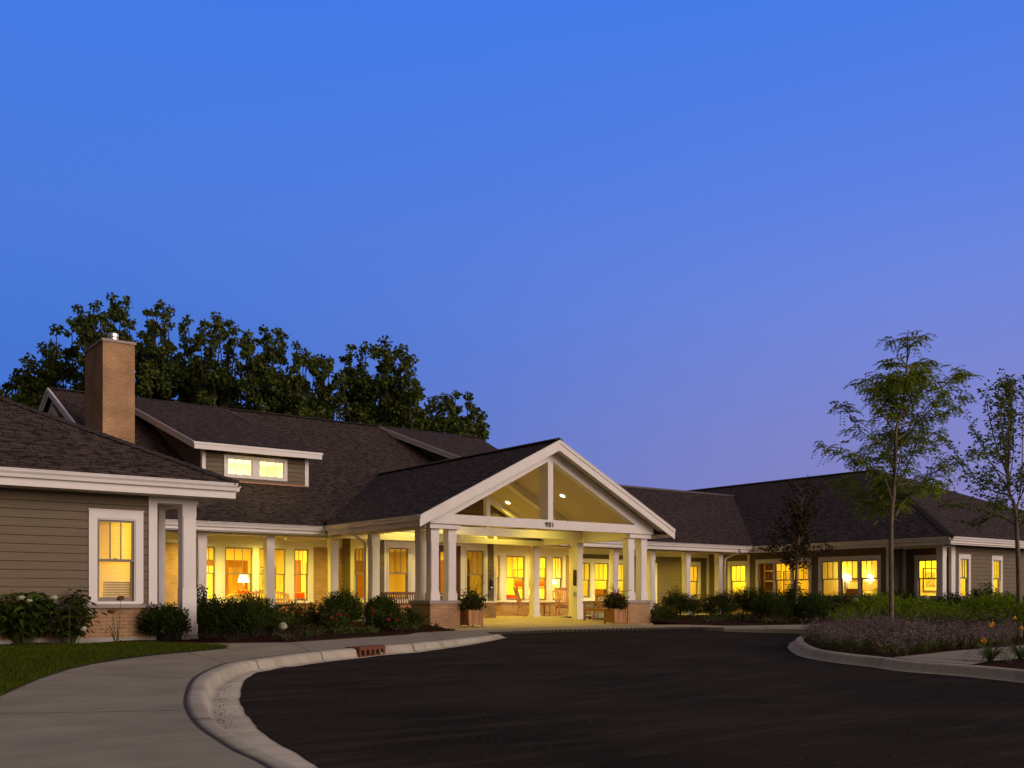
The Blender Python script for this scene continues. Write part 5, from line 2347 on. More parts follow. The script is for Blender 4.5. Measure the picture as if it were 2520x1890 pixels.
PLANT1 = (16.66, 24.05)
PLANT2 = (22.05, 23.85)
planter_box((*PLANT1, floor_z(*PLANT1) + .004), 'square teak planter beside the left brick pier')
planter_box((*PLANT2, floor_z(*PLANT2) + .004), 'square teak planter in front of the right brick pier and bench')

# plaque and socket on a porch post, entry panel by the door
t = thing('plaque', (23.555, 27.56, 1.15), 'tall narrow bronze plaque on the inner face of a porch post', 'plaque')
m = MB()
m.box(-.018, .0, -.085, .085, 0, .54)
local(m, 'plate', 'bronze', t)
m = MB()
for k in range(11):
    z = .46 - k * .04
    wv = .05 if k % 3 else .036
    m.box(-.0195, -.0175, -wv, wv, z, z + .012)
local(m, 'relief', 'frame_wood', t)
t = thing('power_socket', (23.562, 27.55, .78), 'small grey outdoor socket box low on the plaque post', 'socket')
m = MB()
m.box(-.05, .0, -.045, .045, 0, .13)
local(m, 'box', 'foundation', t)
m = MB()
m.box(-.058, -.0505, -.036, .036, .01, .12)
local(m, 'lid', 'ledge_stone', t)
t = thing('entry_panel', (21.31, 29.515, 1.0), 'black entry panel with red light on the siding right of the door', 'intercom')
m = MB()
m.box(-.055, .055, -.03, .0, .0, .21)
m.box(-.04, .04, -.045, .0, .212, .40)
local(m, 'case', 'iron', t)
m = MB()
m.box(-.04, .04, -.036, -.0305, .06, .09)
local(m, 'button', 'steel', t)
m = MB()
m.lathe((0, -.047, .37), [(.001, .0), (.012, .0)], 8)
m.box(-.008, .008, -.049, -.0452, .36, .376)
local(m, 'indicator', 'led_red', t)


def splash(x, y, rz, label):
    m = MB()
    m.hexa([(-.15, -.32, 0), (.15, -.32, 0), (.11, .3, 0), (-.11, .3, 0), (-.15, -.32, .05), (.15, -.32, .05), (.11, .3, .16), (-.11, .3, .16)])
    for s in (-1, 1):
        m.hexa([(s * .15, -.32, .05), (s * .12, -.32, .05), (s * .08, .3, .16), (s * .11, .3, .16), (s * .15, -.32, .12), (s * .12, -.32, .12), (s * .08, .3, .23), (s * .11, .3, .23)])
    o = m.build('splash_block', 'splash_concrete', None)
    o.location = (x, y, bedn(x, y) + .01)
    o.rotation_euler = (0, 0, rz)
    tag(o, label, 'splash block', 'splash blocks under the downspouts')


splash(14.85, 27.05, rad(-20), 'pale splash block under the downspout between two round bushes')
splash(24.35, 27.1, rad(35), 'pale splash block showing beneath the bench on the right')
t = thing('path_light', (*xy(1471, 36.2), -.06), 'short black path light seen between the bench legs', 'path light')
m = MB()
m.tube([(0, 0, 0), (0, 0, .34)], .012, 8)
local(m, 'stake', 'iron', t)
m = MB()
m.lathe((0, 0, .34), [(.03, 0), (.03, .05), (.055, .055), (.01, .085), (.001, .086)], 12)
local(m, 'head', 'iron', t)
# ------------------------------------------------------------------ plants
def np_mesh(name, quads, mats, parent=None, midx=None, loc=None):
    """quads: (N,4,3)"""
    q = np.asarray(quads, dtype=np.float32)
    n = len(q)
    if loc is not None:
        q = q - np.array(loc, dtype=np.float32)
    me = bpy.data.meshes.new(name)
    me.vertices.add(n * 4)
    me.vertices.foreach_set('co', q.reshape(-1))
    me.loops.add(n * 4)
    me.loops.foreach_set('vertex_index', np.arange(n * 4, dtype=np.int32))
    me.polygons.add(n)
    me.polygons.foreach_set('loop_start', np.arange(0, n * 4, 4, dtype=np.int32))
    me.polygons.foreach_set('loop_total', np.full(n, 4, dtype=np.int32))
    if isinstance(mats, str):
        mats = [mats]
    for m in mats:
        me.materials.append(MATS[m])
    if midx is not None:
        me.polygons.foreach_set('material_index', np.asarray(midx, dtype=np.int32))
    me.update()
    me.validate()
    o = bpy.data.objects.new(name, me)
    C.objects.link(o)
    if parent is not None:
        o.parent = parent
    elif loc is not None:
        o.location = loc
    return o


def unit(a):
    return a / np.maximum(1e-6, np.linalg.norm(a, axis=-1, keepdims=True))


def kites(c, a, L, W, tail=.5, roll=None):
    """leaf-shaped quads at c pointing along a, random roll about it"""
    n = len(c)
    a = unit(a)
    r = nr.normal(size=(n, 3)) if roll is None else roll
    b = unit(np.cross(a, r))
    L = np.broadcast_to(np.asarray(L, float).reshape(-1, 1), (n, 1))
    W = np.broadcast_to(np.asarray(W, float).reshape(-1, 1), (n, 1))
    p0 = c - a * L * tail
    p2 = c + a * L * (1 - tail)
    mid = c + a * L * (.45 - tail)
    return np.stack([p0, mid + b * W / 2, p2, mid - b * W / 2], axis=1)


def shoots(n, rx, ry, h, rag=.25, base=.25, up=.35):
    """directions and lengths of shoots filling a bushy mound"""
    d = unit(nr.normal(size=(n, 3)))
    d[:, 2] = np.abs(d[:, 2]) * 1.1 - .12
    d = unit(d)
    lump = 1 + rag * .5 * (np.sin(d[:, 0] * 4.1 + nr.uniform(0, 6)) * np.sin(d[:, 1] * 4.7 + nr.uniform(0, 6)) + np.sin(d[:, 2] * 5 + d[:, 0] * 3 + nr.uniform(0, 6)) * .5)
    r = (1 - rag * .5 + rag * nr.random(n)) * lump
    tip = d * np.array([rx, ry, h * .62]) * r[:, None]
    tip[:, 2] += h * .38
    tip[:, 2] = np.maximum(tip[:, 2], .03)
    root = tip * np.array([.3, .3, .3])
    return root, tip


def bush(name, x, y, rx, ry, h, mat, label, cat='shrub', group=None, n=420, k=13, L=.055, W=.022, rag=.28, spread=.035, inner=.45, z=None, stem='bark_dark'):
    z0 = bedn(x, y) if z is None else z
    t = thing(name, (x, y, z0), label, cat, group)
    root, tip = shoots(n, rx, ry, h, rag)
    f = inner + (1 - inner) * nr.random((n, k)) ** .8
    c = root[:, None] + (tip - root)[:, None] * f[..., None]
    c = c + nr.normal(size=c.shape) * spread
    a = unit(tip - root)[:, None] + nr.normal(size=c.shape) * .55 + np.array([0, 0, .25])
    c, a = c.reshape(-1, 3), a.reshape(-1, 3)
    c[:, 2] = np.maximum(c[:, 2], .01)
    s = 1 + .35 * nr.normal(size=len(c)).clip(-1.5, 1.5)
    np_mesh('foliage', kites(c, a, L * s, W * s), mat, t)
    m = MB()
    for i in range(0, n, max(1, n // 16)):
        q = tip[i]
        m.tube([(q[0] * .1, q[1] * .1, 0), tuple(q * .5 + np.array([0, 0, .02])), tuple(q * .92)], [.012, .008, .003], 4)
    local(m, 'stems', stem, t)
    return t, tip


def blossom_mesh(name, mat, r=.045, n=16):
    d = unit(nr.normal(size=(n, 3)))
    d[:, 2] = np.abs(d[:, 2]) * .8
    q = kites(d * r * .55, d + nr.normal(size=d.shape) * .5, r * 1.1, r * .9)
    o = np_mesh(name, q, mat)
    me = o.data
    bpy.data.objects.remove(o)
    return me


ROSE = blossom_mesh('rose_blossom', 'flower_red', .055, 18)
ROSEBUD = blossom_mesh('rose_blossom_small', 'flower_red', .034, 12)


def ball_mesh(r, mat, n=260, flat=.85):
    d = unit(nr.normal(size=(n, 3)))
    q = kites(d * r * np.array([1, 1, flat]), nr.normal(size=d.shape), .034, .028, roll=d)
    o = np_mesh('flower_head', q, mat)
    me = o.data
    bpy.data.objects.remove(o)
    return me


BALL = ball_mesh(.095, 'flower_white', 420)
PANICLE = ball_mesh(.075, 'flower_white', 220, .6)
DRYHEAD = ball_mesh(.06, 'dry_head', 150, .55)


def add_part(name, me, parent, loc, s=1.0):
    o = bpy.data.objects.new(name, me)
    C.objects.link(o)
    o.parent = parent
    o.location = loc
    o.scale = (s, s, s)
    o.rotation_euler = (rng.uniform(-.4, .4), rng.uniform(-.4, .4), rng.uniform(0, 6))
    return o


def rose(px, py, label, w=.42, h=.55, nb=7, n=150, D=None):
    x, y = gp(px, py) if D is None else xy(px, D)
    t, tip = bush('rose_bush', x, y, w, w, h, 'leaf_rose', label, 'rose bush', 'red rose bushes', n=n, k=10, L=.05, W=.032, rag=.5, spread=.04, inner=.3, stem='stem')
    top = [p for p in tip if p[2] > h * .45]
    rng.shuffle(top)
    cam_side = sorted(top, key=lambda p: p[0] * FX + p[1] * FY - .6 * p[2])
    for p in (cam_side[:nb // 2 + 1] + top[:nb])[:nb]:
        for _ in range(1):
            add_part('blossom', rng.choice((ROSE, ROSE, ROSEBUD, ROSEBUD)), t, (p[0] + rng.uniform(-.05, .05), p[1] + rng.uniform(-.05, .05), p[2] + rng.uniform(.0, .06)), rng.uniform(.6, .9))
    return t


def broadleaf(name, x, y, w, h, label, mat='leaf_hydrangea', heads=(), ns=26, L=.15, W=.10, cat='hydrangea', group=None, mat2=None, z=None):
    """upright stems with pairs of broad leaves, and flower heads"""
    z0 = bedn(x, y) if z is None else z
    t = thing(name, (x, y, z0), label, cat, group)
    cs, as_, rl = [], [], []
    m = MB()
    tips = []
    for i in range(ns):
        a = rng.uniform(0, 2 * math.pi)
        rr = w * math.sqrt(rng.random())
        hh = h * (1 - .42 * (rr / w) ** 2) * rng.uniform(.82, 1.08)
        tip = np.array([rr * math.cos(a), rr * math.sin(a), hh])
        b = np.array([tip[0] * .25, tip[1] * .25, 0])
        pts = [b + (tip - b) * f + np.array([0, 0, .08 * math.sin(f * 3)]) for f in (0, .35, .7, 1)]
        m.tube(pts, [.008, .007, .005, .003], 4)
        tips.append(tip)
        k = int(hh / .085)
        for j in range(1, k + 1):
            f = .18 + .82 * j / k
            c = b + (tip - b) * f
            ang = j * 1.57 + a
            for s in (0, math.pi):
                d = np.array([math.cos(ang + s), math.sin(ang + s), rng.uniform(-.5, .15)])
                cs.append(c + d * .07)
                as_.append(d)
                rl.append(np.array([-d[1], d[0], 0]) + nr.normal(size=3) * .25)
    cs, as_, rl = map(np.array, (cs, as_, rl))
    s = nr.uniform(.65, 1.1, len(cs))
    a = unit(as_)
    b = unit(rl - a * (rl * a).sum(1, keepdims=True))
    L_, W_ = (L * s)[:, None], (W * s)[:, None]
    nrm = np.cross(a, b)
    nrm *= np.sign(nrm[:, 2:3] + 1e-6)
    # each leaf: two halves folded about the midrib, tip drooping
    p0, p1 = cs - a * L_ * .4, cs + a * L_ * .6 - np.array([0, 0, 1]) * L_ * .2
    mid = cs + a * L_ * .02
    q1 = np.stack([p0, mid + b * W_ * .5 + nrm * W_ * .14 - a * L_ * .12, mid + b * W_ * .32 + a * L_ * .26 + nrm * W_ * .08, p1], 1)
    q2 = np.stack([p0, p1, mid - b * W_ * .32 + a * L_ * .26 + nrm * W_ * .08, mid - b * W_ * .5 + nrm * W_ * .14 - a * L_ * .12], 1)
    q = np.concatenate([q1, q2])
    mi = None
    mats = [mat]
    if mat2:
        mats = [mat, mat2]
        r = (nr.random(len(cs)) < .5).astype(int)
        mi = np.concatenate([r, r])
    np_mesh('foliage', q, mats, t, mi)
    local(m, 'stems', 'stem', t)
    for (hx, hy, hz, me, s) in heads:
        add_part('flower_head', me, t, (hx, hy, hz), s)
        mm = MB()
        mm.tube([(hx * .2, hy * .2, .05), (hx * .7, hy * .7, hz * .6), (hx, hy, hz - .03)], [.007, .006, .004], 4)
        local(mm, 'flower_stem', 'stem', t)
    return t


def tuft(px, py, label, n=34, L=.5, mat='leaf_blade', name='daylily', cat='daylily', group='grassy daylily clumps', stalks=0, flowers=(), z=None, xyz=None, wid=.016):
    x, y = gp(px, py) if xyz is None else xyz[:2]
    z0 = (bedn(x, y) if z is None else z(x, y)) if xyz is None else xyz[2]
    t = thing(name, (x, y, z0), label, cat, group)
    Q = []
    for i in range(n):
        a = rng.uniform(0, 2 * math.pi)
        l = L * rng.uniform(.6, 1.1)
        lean = rng.uniform(.7, 1.5)
        d = np.array([math.cos(a), math.sin(a), 0])
        s = np.array([-d[1], d[0], 0])
        p = d * rng.uniform(0, .03)
        k = 6
        el = rad(90) - lean * .35
        prev = None
        for j in range(k + 1):
            f = j / k
            w = wid * (1 - f ** 2 * .92) * .5 + .001
            e = (p - s * w, p + s * w)
            if prev is not None:
                Q.append([prev[0], prev[1], e[1], e[0]])
            prev = e
            el -= lean * 2.2 / k * (.4 + f)
            p = p + (d * math.cos(el) + np.array([0, 0, math.sin(el)])) * l / k
            p[2] = max(p[2], .01)
    np_mesh('leaves', np.array(Q), mat, t)
    for (fx, fy, fz) in flowers:
        m = MB()
        m.tube([(fx * .1, fy * .1, 0), (fx * .6, fy * .6, fz * .6), (fx, fy, fz)], [.005, .004, .003], 5)
        local(m, 'flower_stalk', 'stem', t)
        az = rng.uniform(0, 6)
        d = np.array([math.cos(az), math.sin(az), .5])
        d = d / np.linalg.norm(d)
        u = np.cross(d, [0, 0, 1.0])
        u /= np.linalg.norm(u)
        v = np.cross(u, d)
        q = []
        for k in range(6):
            th = k * math.pi / 3
            e = u * math.cos(th) + v * math.sin(th)
            e2 = -u * math.sin(th) + v * math.cos(th)
            w = .010 if k % 2 else .014
            p0 = np.array([fx, fy, fz])
            p1 = p0 + d * .03 + e * .012
            p2 = p0 + d * .052 + e * .030
            p3 = p0 + d * .046 + e * .048
            q.append([p0, p1 + e2 * w * .8, p2 + e2 * w, p2 - e2 * w])
            q.append([p2 + e2 * w, p3, p3, p2 - e2 * w])
            q.append([p0, p1 + e2 * w * .8, p2 - e2 * w, p1 - e2 * w * .8])
        np_mesh('flower', np.array(q), 'flower_yellow', t)
    return t


def inside(poly, x, y):
    r = False
    j = len(poly) - 1
    for i in range(len(poly)):
        xi, yi = poly[i][:2]
        xj, yj = poly[j][:2]
        if (yi > y) != (yj > y) and x < (xj - xi) * (y - yi) / (yj - yi) + xi:
            r = not r
        j = i
    return r


def scatter(poly, n):
    xs = [p[0] for p in poly]
    ys = [p[1] for p in poly]
    out = []
    while len(out) < n:
        x, y = rng.uniform(min(xs), max(xs)), rng.uniform(min(ys), max(ys))
        if inside(poly, x, y):
            out.append((x, y))
    return np.array(out)


# ---- lawn grass
P = []
vis = [p for p in LAWN if True]
pts = scatter(vis, 62000)
pts = np.array([p for p in pts if depth(*p) > 5 and proj(p[0], p[1], -.2)[0] > -90])
z = np.array([walk(*p) + .012 for p in pts])
c = np.column_stack([pts, z])
a = nr.normal(size=c.shape) * np.array([.5, .5, 0]) + np.array([0, 0, 1])
hgt = nr.uniform(.035, .075, len(c)) * (1 + .35 * np.sin(pts[:, 0] * 2.1) * np.sin(pts[:, 1] * 1.7))
o = np_mesh('lawn_grass', kites(c, a, hgt, .009, tail=.0), 'leaf_grass')
tag(o, 'dark green mown grass between the walk and the left wing', 'grass', kind='stuff')

# ---- mulch chips
P = np.concatenate([scatter(bl, 5200), scatter(br, 3600)])
P = P[[i for i, p in enumerate(P) if p[1] < 27 and depth(*p) < 38]]
c = np.column_stack([P, [bedn(*p) + .006 for p in P]])
a = nr.normal(size=c.shape) * np.array([1, 1, .3])
o = np_mesh('mulch_chips', kites(c, a, nr.uniform(.03, .075, len(c)), .018), 'mulch')
tag(o, 'dark shredded bark mulch under the shrubs', 'mulch', kind='stuff')
m_, t_, b_ = new_mat('grit')
b_.inputs['Base Color'].default_value = (.03, .022, .018, 1)
P = []
for _ in range(190):
    i = rng.randrange(34, 66)
    p = curb_back[min(i, len(curb_back) - 2)]
    d = offset_line(curb_back, .25 + abs(rng.gauss(0, .035)) + (rng.random() < .2) * rng.uniform(0, .25))[min(i, len(curb_back) - 2)]
    P.append((d[0] + rng.gauss(0, .05), d[1] + rng.gauss(0, .05)))
P = np.array(P)
c = np.column_stack([P, [asph(*p) + .012 for p in P]])
o = np_mesh('gutter_grit', kites(c, nr.normal(size=c.shape), nr.uniform(.008, .02, len(c)), .012), 'grit')
tag(o, 'dark grit and leaf scraps washed along the kerb gutter', 'grit', kind='stuff')

# ---- left bed
broadleaf('hydrangea', *gp(60, 1587), .62, .92, 'broad leaved hydrangea with cream flower heads, at the far left edge', heads=[(-.12, -.35, .80, PANICLE, .7), (.0, -.38, .74, PANICLE, .7), (.42, -.3, .80, PANICLE, .75)], ns=62, L=.21, W=.145)
broadleaf('hydrangea', *gp(172, 1586), .50, .95, 'hydrangea with bronzed leaves and two white blooms left of the big window', mat='leaf_hydrangea', mat2='leaf_bronze', heads=[(.25, -.3, .54, PANICLE, .6), (.12, -.45, .27, PANICLE, .7)], ns=44, L=.14, W=.10)
t = broadleaf('hydrangea', *gp(290, 1585), .22, .42, 'spindly plant with two brown dried flower heads below the window', mat='leaf_bronze', heads=[(-.10, .0, .58, DRYHEAD, 1.2), (.05, .0, .80, DRYHEAD, 1.0)], ns=5, L=.06, W=.03)
YEW = dict(L=.05, W=.020)


def yew(px, py, w, h, label, n=430, D=None, mat='leaf_yew', name='yew_shrub', rag=.3, cat='shrub', **k):
    x, y = gp(px, py) if D is None else xy(px, D)
    kk = dict(YEW)
    kk.update(k)
    return bush(name, x, y, w, w, h, mat, label, cat, 'clipped evergreen shrubs', n=n, rag=rag, **kk)


yew(405, 1579, .46, .70, 'dark yew shrub in front of the left wing corner post', 560)
yew(508, 1573, .36, .72, 'dark yew shrub tight against the right side of the big corner post', 420)
yew(572, 1580, .52, .80, 'wide dark yew shrub on the walk side, left of the hydrangea ball', 640)
yew(628, 1570, .50, .86, 'taller bright green tipped yew shrub before the porch bench', 560, mat='leaf_box')
x, y = gp(497, 1570)
t = bush('twiggy_shrub', x, y, .16, .16, 1.12, 'leaf_yew', 'upright twiggy shrub poking above the yews by the big corner post', 'shrub', n=60, k=14, L=.05, W=.03, rag=.5)
broadleaf('hydrangea', *gp(668, 1568), .34, .62, 'low hydrangea with one round white bloom near the walk', heads=[(-.02, -.62, .21, BALL, .8)], ns=16, L=.12, W=.09)
rose(672, 1556, 'red rose bush between the hydrangea and the middle porch post', .45, .60, 8)
rose(728, 1553, 'red rose bush just right of the middle porch post', .42, .66, 9)
rose(772, 1551, 'red rose bush left of the large round box shrub', .40, .60, 9)
yew(840, 1553, .56, .92, 'large round box shrub in front of the corner porch post', 900, mat='leaf_box', name='box_shrub', L=.042, W=.022, rag=.16)
rose(822, 1558, 'red rose bush against the left front of the large round box shrub', .30, .52, 7)
yew(940, 1548, .50, .82, 'smaller round box shrub left of the dark bench', 760, mat='leaf_box', name='box_shrub', L=.042, W=.022, rag=.16)
rose(925, 1552, 'red rose bush in front of the smaller round box shrub', .32, .55, 8)
rose(972, 1553, 'sparse red rose bush on the right of the smaller box shrub', .30, .45, 5, 100)
rose(1015, 1550, 'red rose bush beside the left brick pier', .34, .55, 6)
for px, py, lab, L in ((667, 1569, 'pale green daylily clump beside the white hydrangea ball', .42), (703, 1579, 'spreading daylily clump at the walk edge, lowest in the bed', .44), (752, 1575, 'daylily clump with bare flower stalks before the roses', .48),
                       (783, 1566, 'upright pale daylily clump left of the large box shrub', .55), (1022, 1556, 'daylily clump at the left foot of the brick pier', .42), (1070, 1550, 'daylily clump in front of the left brick pier', .42), (985, 1554, 'short daylily clump under the dark bench', .34)):
    tuft(px, py, lab, L=L)


def mound(px, py, label, w=.22, h=.14, mat='leaf_catmint', D=None):
    x, y = gp(px, py) if D is None else xy(px, D)
    return bush('sedum_mound', x, y, w, w, h, mat, label, 'low plant', 'low mounds along the beds', n=90, k=6, L=.035, W=.022, rag=.4, stem='stem')


mound(848, 1562, 'low grey green mound before the large round box shrub', .26, .14)
mound(905, 1560, 'low grey green mound between the two box shrubs', .24, .16)

# ---- right bed
rose(1622, 1530, 'red rose bush touching the right brick pier', .45, .55, 4)
yew(1668, 1527, .62, 1.0, 'upright juniper shrub right of the brick pier', 620, mat='leaf_box', name='juniper_shrub', L=.07, W=.016, rag=.4)
rose(1706, 1528, 'red rose bush between the upright shrub and the dark yew', .52, .85, 9)
rose(1648, 1534, 'low red rose bush in front of the upright shrub', .35, .45, 3, 90)
yew(1770, 1520, .60, .92, 'dark yew shrub under the downspout at the porch end', 560, D=37.5)
rose(1772, 1528, 'red rose bush in front of the dark yew at the porch end', .52, .78, 9)
yew(1826, 1522, .85, 1.12, 'large dark yew below the wing corner window', 760, D=38.5)
yew(1868, 1520, .65, 1.12, 'dark yew left of the round green shrub', 520, D=38.0)
yew(1899, 1531, .66, 1.0, 'round bright green shrub left of the little red tree', 820, D=33.5, mat='leaf_box', name='box_shrub', L=.05, W=.02, rag=.22)
yew(1940, 1522, .62, 1.05, 'dark shrub just behind the little red tree trunk', 520, D=37.6)
broadleaf('hydrangea', *xy(1958, 38.4), .5, 1.35, 'leafy hydrangea rising behind the little red tree trunk', ns=22, L=.16, W=.11)
yew(1998, 1531, .62, .98, 'round green shrub right of the little red tree', 760, D=33.5, mat='leaf_box', name='box_shrub', L=.05, W=.02, rag=.22)
rose(2050, 1522, 'red rose bush below the three bedroom windows', .5, .75, 6, D=34.0)
for k, (px, D, h, lab) in enumerate(((2030, 38.6, .92, 'dark yew under the gap between the wing windows'), (2075, 38.8, .90, 'dark yew under the left bedroom window'), (2125, 38.0, .92, 'dark yew under the right bedroom window'), (2185, 36.6, 1.0, 'dark yew at the corner board by the young tree trunk'),
                                 (2225, 36.8, 1.1, 'dark yew before the recess window, left of its hydrangea'), (2320, 35.0, .88, 'small dark yew at the foot of the recess post'), (2355, 35.6, .98, 'dark yew under the narrow end window'), (2395, 35.8, .95, 'dark yew left of the leafy hydrangea at the end wall'), (2480, 35.8, 1.0, 'dark yew between the end window and the right hand tree'))):
    yew(px, 0, .55, h, lab, 420, D=D)
broadleaf('hydrangea', *xy(2101, 36.2), .34, .62, 'hydrangea with one round cream bloom below the bedroom windows', heads=[(0, -.1, .72, BALL, .95)], ns=14)
broadleaf('hydrangea', *xy(2273, 34.6), .34, .70, 'hydrangea with one round cream bloom under the recess window', heads=[(0, -.1, .82, BALL, 1.0)], ns=14)
broadleaf('hydrangea', *xy(2424, 35.0), .62, 1.28, 'big leafy hydrangea against the end wall between two narrow windows', ns=30, L=.17, W=.12)
for px, py, lab in ((1738, 1536, 'pale daylily clump at the front of the right bed, leftmost'), (1790, 1532.5, 'daylily clump right of the roses in the right bed'), (1762, 1534.5, 'short daylily clump beside the leftmost one in the right bed'),
                    (1852, 1533, 'daylily clump with upright stalks before the large dark yew'), (1818, 1529, 'daylily clump tucked below the large dark yew'), (2028, 1530, 'daylily clump between round shrub and bedroom window roses')):
    tuft(px, py, lab, L=.55, wid=.022)
mound(1905, 1534.5, 'spreading yellow green mound before the round bright green shrub', .5, .18, 'leaf_blade')
mound(1975, 1533.5, 'grey green mound at the foot of the little red tree', .4, .16)

# ---- planter plantings
for (x, y), lab in ((PLANT1, 'red and burgundy flowers with tall grass plumes in the left planter'), (PLANT2, 'dark red and purple flowers with arching plumes in the right planter')):
    z0 = floor_z(x, y) + .40
    t, tip = bush('planter_flowers', x, y, .33, .33, .55, 'leaf_box', lab, 'flowers', 'plantings in the teak planters', n=220, k=10, L=.06, W=.035, rag=.6, z=z0, stem='stem')
    n = 160
    r, tp = shoots(n, .36, .36, .50, .6)
    c = (tp[:, None] * nr.uniform(.6, 1.05, (n, 5))[..., None]).reshape(-1, 3) + nr.normal(size=(n * 5, 3)) * .02
    np_mesh('dark_foliage', kites(c, nr.normal(size=c.shape), .055, .04), 'leaf_burgundy', t)
    for k in range(9):
        p = tp[rng.randrange(n)]
        add_part('blossom', ROSE if k % 3 else ROSEBUD, t, (p[0], p[1], max(.06, p[2])), .8)
    q = tp[nr.integers(0, n, 60)]
    np_mesh('purple_blossom', kites(q * 1.02, nr.normal(size=q.shape), .035, .03), 'flower_purple', t)
    m = MB()
    Q = []
    for k in range(16):
        a = rng.uniform(0, 6.28)
        l = rng.uniform(.75, 1.25)
        b = rng.uniform(.15, .60)
        pts = [(math.cos(a) * b * f * f * 1.0, math.sin(a) * b * f * f * 1.0, l * (f - .32 * f ** 3 * b * 2)) for f in [i / 8 for i in range(9)]]
        m.tube(pts, [.003] * 9, 4)
        if k < 11:
            for i in range(5, 8):
                for _ in range(9):
                    f = rng.random()
                    p = np.array(pts[i]) * (1 - f) + np.array(pts[i + 1]) * f
                    Q.append((p, np.array(pts[i + 1]) - np.array(pts[i]) + nr.normal(size=3) * .03))
    local(m, 'grass_blades', 'stem', t)
    c = np.array([a for a, b in Q])
    d = np.array([b for a, b in Q])
    np_mesh('plumes', kites(c, d, .05, .016), 'leaf_plume', t)

# ---- island: catmint, juniper, daylilies
cat_poly = [gp(*p) for p in [(1984, 1580), (2000, 1590), (2040, 1600), (2110, 1608), (2195, 1616), (2350, 1601), (2470, 1592), (2500, 1575), (2400, 1562), (2200, 1560), (2040, 1562), (1990, 1568)]]


def drift(poly, n, per, h, spread, k, mats, L, Wd, flower_from=.45, lean=.5, base=None):
    Q, M = [], []
    P = scatter(poly, n)
    ph = nr.uniform(0, 6, 4)
    for x, y in P:
        z0 = walk(x, y)
        hm = h * (.8 + .3 * math.sin(1.9 * x + ph[0]) * math.sin(1.6 * y + ph[1]) + .16 * math.sin(4.3 * x + ph[2]) * math.sin(3.9 * y + ph[3]))
        az = nr.uniform(0, 2 * math.pi, per)
        ln = nr.uniform(.42, 1.0, per) * hm * (1 + .55 * (nr.random(per) < .12))
        sp = nr.uniform(.1, 1, per) * spread
        dx = np.stack([np.cos(az) * sp, np.sin(az) * sp, ln], 1)
        f = nr.random((per, k)) ** .75
        f = .12 + .88 * f
        c = np.array([x, y, z0]) + dx[:, None] * f[..., None] * np.array([1, 1, 1])
        c = c + nr.normal(size=c.shape) * .018
        a = dx[:, None] * lean + nr.normal(size=c.shape) * .25 * h
        Q.append(kites(c.reshape(-1, 3), a.reshape(-1, 3), L * nr.uniform(.7, 1.2, per * k), Wd))
        M.append(((f > flower_from) & (nr.random(f.shape) < .8)).reshape(-1).astype(int))
    return np.concatenate(Q), np.concatenate(M)


q, mi = drift(cat_poly, 560, 11, .48, .24, 17, None, .032, .017, .64)
o = np_mesh('catmint', q, ['leaf_catmint', 'flower_catmint'], None, mi)
tag(o, 'low drift of purple flowering catmint on the kerbed island', 'ground cover', kind='stuff')


def juniper(poly, n, h, label):
    Q = []
    ph = nr.uniform(0, 6, 4)
    for x, y in scatter(poly, n):
        z0 = walk(x, y)
        hm = h * (.75 + .28 * math.sin(1.3 * x + ph[0]) * math.sin(1.15 * y + ph[1]) + .12 * math.sin(3.1 * x + ph[2]) * math.sin(2.7 * y + ph[3]))
        az = rng.uniform(0, 6.28)
        top = np.array([x, y, z0 + hm * rng.uniform(.45, 1)])
        d = np.array([math.cos(az) * .8, math.sin(az) * .8, rng.uniform(.25, .9)])
        d /= np.linalg.norm(d)
        l = rng.uniform(.16, .34)
        k = 26
        f = nr.random(k)
        c = top + d * (f * l)[:, None] + nr.normal(size=(k, 3)) * (.035 * (1 - f * .7))[:, None]
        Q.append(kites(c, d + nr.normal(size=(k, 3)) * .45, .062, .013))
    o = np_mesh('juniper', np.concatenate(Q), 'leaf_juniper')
    tag(o, label, 'ground cover', kind='stuff')
    return o


jp = [gp(*p) for p in [(2052, 1560), (2200, 1562), (2360, 1566), (2500, 1571), (2620, 1573), (2700, 1552), (2400, 1551), (2150, 1552.5), (2052, 1556)]]
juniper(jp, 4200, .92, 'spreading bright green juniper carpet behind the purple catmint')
tuft(0, 0, 'daylily clump with three orange yellow flowers at the island walk edge', n=70, L=.58, name='daylily', group='flowering daylilies on the island', xyz=(*gp(2437, 1628), walk(*gp(2437, 1628))), flowers=[(-.30, -.05, .30), (.02, .02, .52), (.10, .05, .55)], wid=.018)
tuft(0, 0, 'daylily clump with orange yellow flowers at the right edge of the view', n=70, L=.58, name='daylily', group='flowering daylilies on the island', xyz=(*gp(2512, 1622), walk(*gp(2512, 1622))), flowers=[(-.02, -.05, .46), (.08, .1, .62)], wid=.018)


# ------------------------------------------------------------------ trees
def wpt(px, py, D):
    x, y = xy(px, D)
    return np.array([x, y, EZ + (HYP - py) * D / FOC])


def limb(m, pts, r0, r1, sides=6):
    q = catmull([tuple(p) for p in pts], 4)
    n = len(q)
    m.tube(q, [r0 + (r1 - r0) * (i / (n - 1)) for i in range(n)], sides)
    return np.array(q)


def z8(x, y):
    return (1970 + x / 3.016, 750 + y / 3.016)


